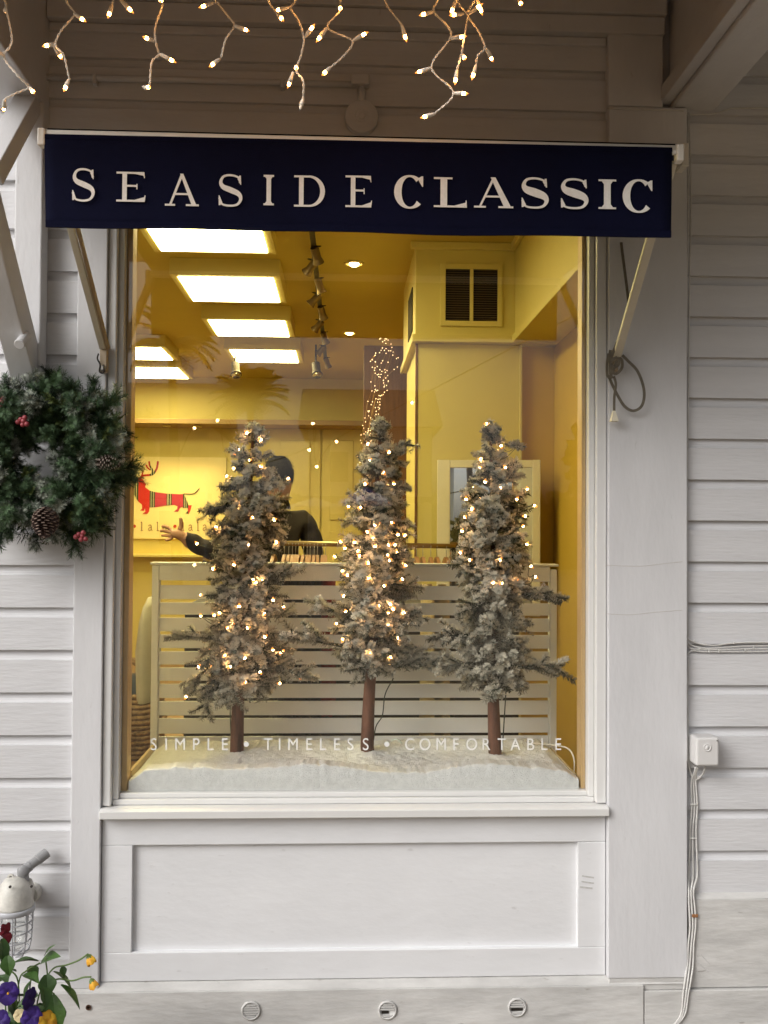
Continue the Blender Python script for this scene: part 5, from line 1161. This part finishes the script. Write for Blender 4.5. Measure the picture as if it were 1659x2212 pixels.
    m = MB(); nz = hc+fd*.094; m.rings([[nz+fd*o+sd_*(x*w)+Vector((0, 0, z)) for x, o in ((-1, -.01), (0, d), (1, -.01), (0, -.02))] for z, w, d in ((.012, .006, .004), (-.014, .010, .016), (-.030, .014, .024), (-.038, .010, .008))]); m.build('nose', SK, rt, True)
    MB().bar(hc+fd*.088-sd_*.022+Vector((0, 0, -.062)), hc+fd*.088+sd_*.022+Vector((0, 0, -.062)), .012, .010).build('mouth', mat('lip_tone', (.35, .13, .10), .5), rt, False, .003)
    m = MB(); m.lathe([(.078, -.010), (.072, .018), (.064, .034), (.060, .034), (.066, 0)], V[nk]+Vector((0, .008, -.030)), (0, 0, 1), 20); m.build('collar', MATS['dark_brown_jacket'], rt, True)
person()

# ================================================================== ACROSS THE STREET (seen reflected in the glass)
def refl(px, py, Yr): 
    p = at(px, py, .088-Yr); p.y = Yr; return p
OPW = mat('white_street_house', (.62, .62, .60), .7, noise=.06, nscale=1)
OPG = mat('grey_shingle_roof', (.20, .20, .21), .8, noise=.2, nscale=2)
OPD = mat('dark_house_window', (.03, .04, .05), .15)
def house(x0, x1, Y, h, label, roof=2.5, cols=4):
    T = thing('street_house', ((x0+x1)/2, Y, GZ-.30), label, 'building')
    MB().box(x0, x1, Y-8, Y, GZ-.30, h).build('wall', OPW, T)
    rf_ = MB(); rf_.rings([[(x, y, z) for y, z in ((Y+.6, h+.01), (Y-4, h+roof), (Y-8.6, h+.01))] for x in (x0-.5, x1+.5)]); rf_.build('roof', OPG, T)
    n = max(2, int((x1-x0)/2.6))
    for r_ in range(max(1, int(h/3.2))):
        for i in range(n):
            cx2 = x0+(i+.5)*(x1-x0)/n; z0 = .9+r_*3.1
            w_ = MB().box(cx2-.55, cx2+.55, Y+.02, Y+.06, z0-.05, z0+1.65).build('window_frame', OPW, T); MB().box(cx2-.45, cx2+.45, Y+.061, Y+.07, z0+.05, z0+1.55).build('pane', OPD, w_)
    for i in range(cols):
        cx2 = x0+.4+(x1-x0-.8)*i/max(1, cols-1); MB().box(cx2-.15, cx2+.15, Y+1.7, Y+2.0, GZ-.30, 3.0).build('porch_column', OPW, T)
    MB().box(x0-.2, x1+.2, Y+.08, Y+2.3, 3.002, 3.25).build('porch_roof', OPG, T)
house(-16.5, -6.2, -40, 6.4, 'white two-storey house across the street with a columned porch')
house(-1.8, 4.4, -44, 6.8, 'taller white house across the street beside the palms', cols=3)
house(-30, -16, -46, 6.2, 'long white house farther along the street')
PTR0 = mat('oak_bark', (.10, .08, .06), .9, noise=.4, nscale=8)
HEDGE = mat('hedge_leaf', (.05, .08, .03), .7, noise=.5, nscale=2)
rg = random.Random(12)
for hx0, hx1, hh, lab in ((4.6, 13.8, 3.3, 'clipped green hedge right of the taller white house across the street'), (-6.0, -1.9, 3.0, 'short green hedge in the gap between two white houses across the street')):
    T = thing('hedge', ((hx0+hx1)/2, -46, GZ-.30), lab, 'hedge'); m = MB()
    for k in range(int(280*(hx1-hx0))):
        c = Vector((rg.uniform(hx0, hx1), -46+rg.uniform(-.6, .6), rg.uniform(GZ-.3, hh+.5*math.sin(k*.7)))); a_ = rg.uniform(0, 6.28); u_ = Vector((math.cos(a_), .4*math.sin(a_), math.sin(a_)))*.22; w_ = Vector((-math.sin(a_), rg.uniform(-.5, .5), math.cos(a_)))*.14
        m.face(c-u_, c-w_, c+u_, c+w_)
    o = m.build('foliage', HEDGE, T); o['kind'] = 'stuff'
    MB().box(hx0+.1, hx1-.1, -46.3, -45.7, GZ-.3, hh-.2).build('hedge_core', mat('hedge_inner', (.02, .03, .012), .9), T)
for gx, gy, gh, lab in ((14.5, -40, 8.5, 'dark live oak at the end of the hedge across the street'), (22, -42, 9.5, 'taller dark live oak farther along the street')):
    T = thing('oak_tree', (gx, gy, GZ-.30), lab, 'tree'); m = MB()  # trees added to keep bright sky out of the glass reflection
    MB().tube([Vector((gx, gy, GZ-.3)), Vector((gx+.2, gy, 1.5)), Vector((gx-.1, gy, gh*.6))], [.45, .34, .15], 12).build('trunk', PTR0, T, True)
    for k in range(3500):
        v = Vector((rg.gauss(0, 1), rg.gauss(0, 1), rg.gauss(0, 1))).normalized()*rg.uniform(.55, 1.0); c = Vector((gx+v.x*4.2, gy+v.y*3, gh*.58+v.z*gh*.44)); a_ = rg.uniform(0, 6.28)
        u_ = Vector((math.cos(a_), .4*math.sin(a_), math.sin(a_)))*.30; w_ = Vector((-math.sin(a_), rg.uniform(-.5, .5), math.cos(a_)))*.18; m.face(c-u_, c-w_, c+u_, c+w_)
    o = m.build('crown', HEDGE, T); o['kind'] = 'stuff'
FROND = mat('palm_frond', (.06, .09, .03), .6, noise=.4, nscale=3)
PTR = mat('palm_trunk', (.16, .12, .08), .9, noise=.4, nscale=8, bump=.6)
frm = MB(); rp = random.Random(4)
for i in range(14):
    t = i/14; c = Vector((t*1.6, 0, .35*math.sin(t*2.2)-.55*t*t)); 
    for s in (-1, 1): frm.face(c, c+Vector((.10, 0, 0)), c+Vector((.22, s*.42*(1-.6*abs(t-.45)), -.12)), c+Vector((.14, s*.42*(1-.6*abs(t-.45)), -.12)))
frm = frm.mesh('frond'); frm.materials.append(FROND)
for px, py, Yr, lab in ((540, 868, -36, 'tall cabbage palm across the street in front of the white houses'), (370, 742, -30, 'nearer cabbage palm across the street with a dense crown')):
    c = refl(px, py, Yr); T = thing('palm_tree', (c.x, Yr, GZ-.30), lab, 'palm tree')
    MB().tube([Vector((c.x+.3, Yr, GZ-.30)), Vector((c.x+.15, Yr, c.z*.5)), c], [.19, .15, .14], 12).build('trunk', PTR, T, True)
    for k in range(34):
        a = k*2.4; el2 = rp.uniform(-.5, 1.1); d = Vector((math.cos(a)*math.cos(el2), math.sin(a)*math.cos(el2), math.sin(el2))); link('frond', frm, T, frame_to(c, d, rp.uniform(-.4, .4)))
c = refl(447, 1037, -34); T = thing('street_lamp', (c.x, -34, GZ-.30), 'old-style street lamp post with a pale acorn globe', 'street lamp')
MB().tube([Vector((c.x, -34, GZ-.30)), Vector((c.x, -34, .5)), Vector((c.x, -34, .52)), c-Vector((0, 0, .25))], [.16, .13, .07, .055], 14).build('post', mat('pale_lamp_post', (.45, .45, .42), .5), T, True)
MB().lathe([(.08, -.25), (.18, -.12), (.20, .05), (.12, .25), (.03, .38), (.0001, .45)], c, (0, 0, 1), 20).build('globe', mat('opal_globe', (.85, .85, .82), .3), T, True)
for px0, px1, py0, py1, colr, lab in ((731, 846, 1052, 1084, (.05, .07, .80), 'blue market umbrella over a cafe table across the street'), (620, 740, 1075, 1095, (.45, .48, .50), 'pale grey market umbrella across the street')):
    c0 = refl((px0+px1)/2, py0, -30); e = refl(px1, py1, -30); w_ = e.x-c0.x if e.x > c0.x else c0.x-e.x
    T = thing('market_umbrella', (c0.x, -30, GZ-.30), lab, 'umbrella')
    MB().lathe([(.02, 0), (w_*.55, -(c0.z-e.z)*.5), (w_, -(c0.z-e.z)), (w_, -(c0.z-e.z)-.14), (w_*.98, -(c0.z-e.z)-.02)], c0, (0, 0, 1), 8).build('canopy', mat('umbrella_cloth_%d' % int(px0), colr, .8), T)
    MB().tube([Vector((c0.x, -30, GZ-.30)), c0], .03, 10).build('pole', mat('umbrella_pole', (.5, .5, .48), .5), T)
SG = thing('globe_lights', refl(560, 930, -9), 'string of globe bulbs slung over the street', 'string lights')
gp = [(300, 1030), (420, 925), (470, 908), (676, 915), (727, 954), (668, 972), (684, 1008), (505, 1012), (420, 1220), (890, 870)]
GLB = mat('lit_globe_bulb', (1, .9, .7), .3, emit=(1, .66, .3), estr=40)
gm = MB().lathe([(.0001, -1), (.7, -.7), (1, 0), (.7, .7), (.0001, 1)], n=10).mesh('globe_bulb', True); gm.materials.append(GLB)
pp = sorted([refl(x, y, -14) for x, y in gp], key=lambda v: v.x)
for p in pp: link('globe_bulb', gm, SG, Matrix.Translation(p) @ Matrix.Scale(.032, 4))
MB().tube(spline([Vector((-7, -14, 6))]+[p+Vector((0, 0, .05)) for p in pp if p.z > 2.2]+[Vector((5, -14, 6))], 5), .012, 5).build('wire', DARKMETAL, SG)
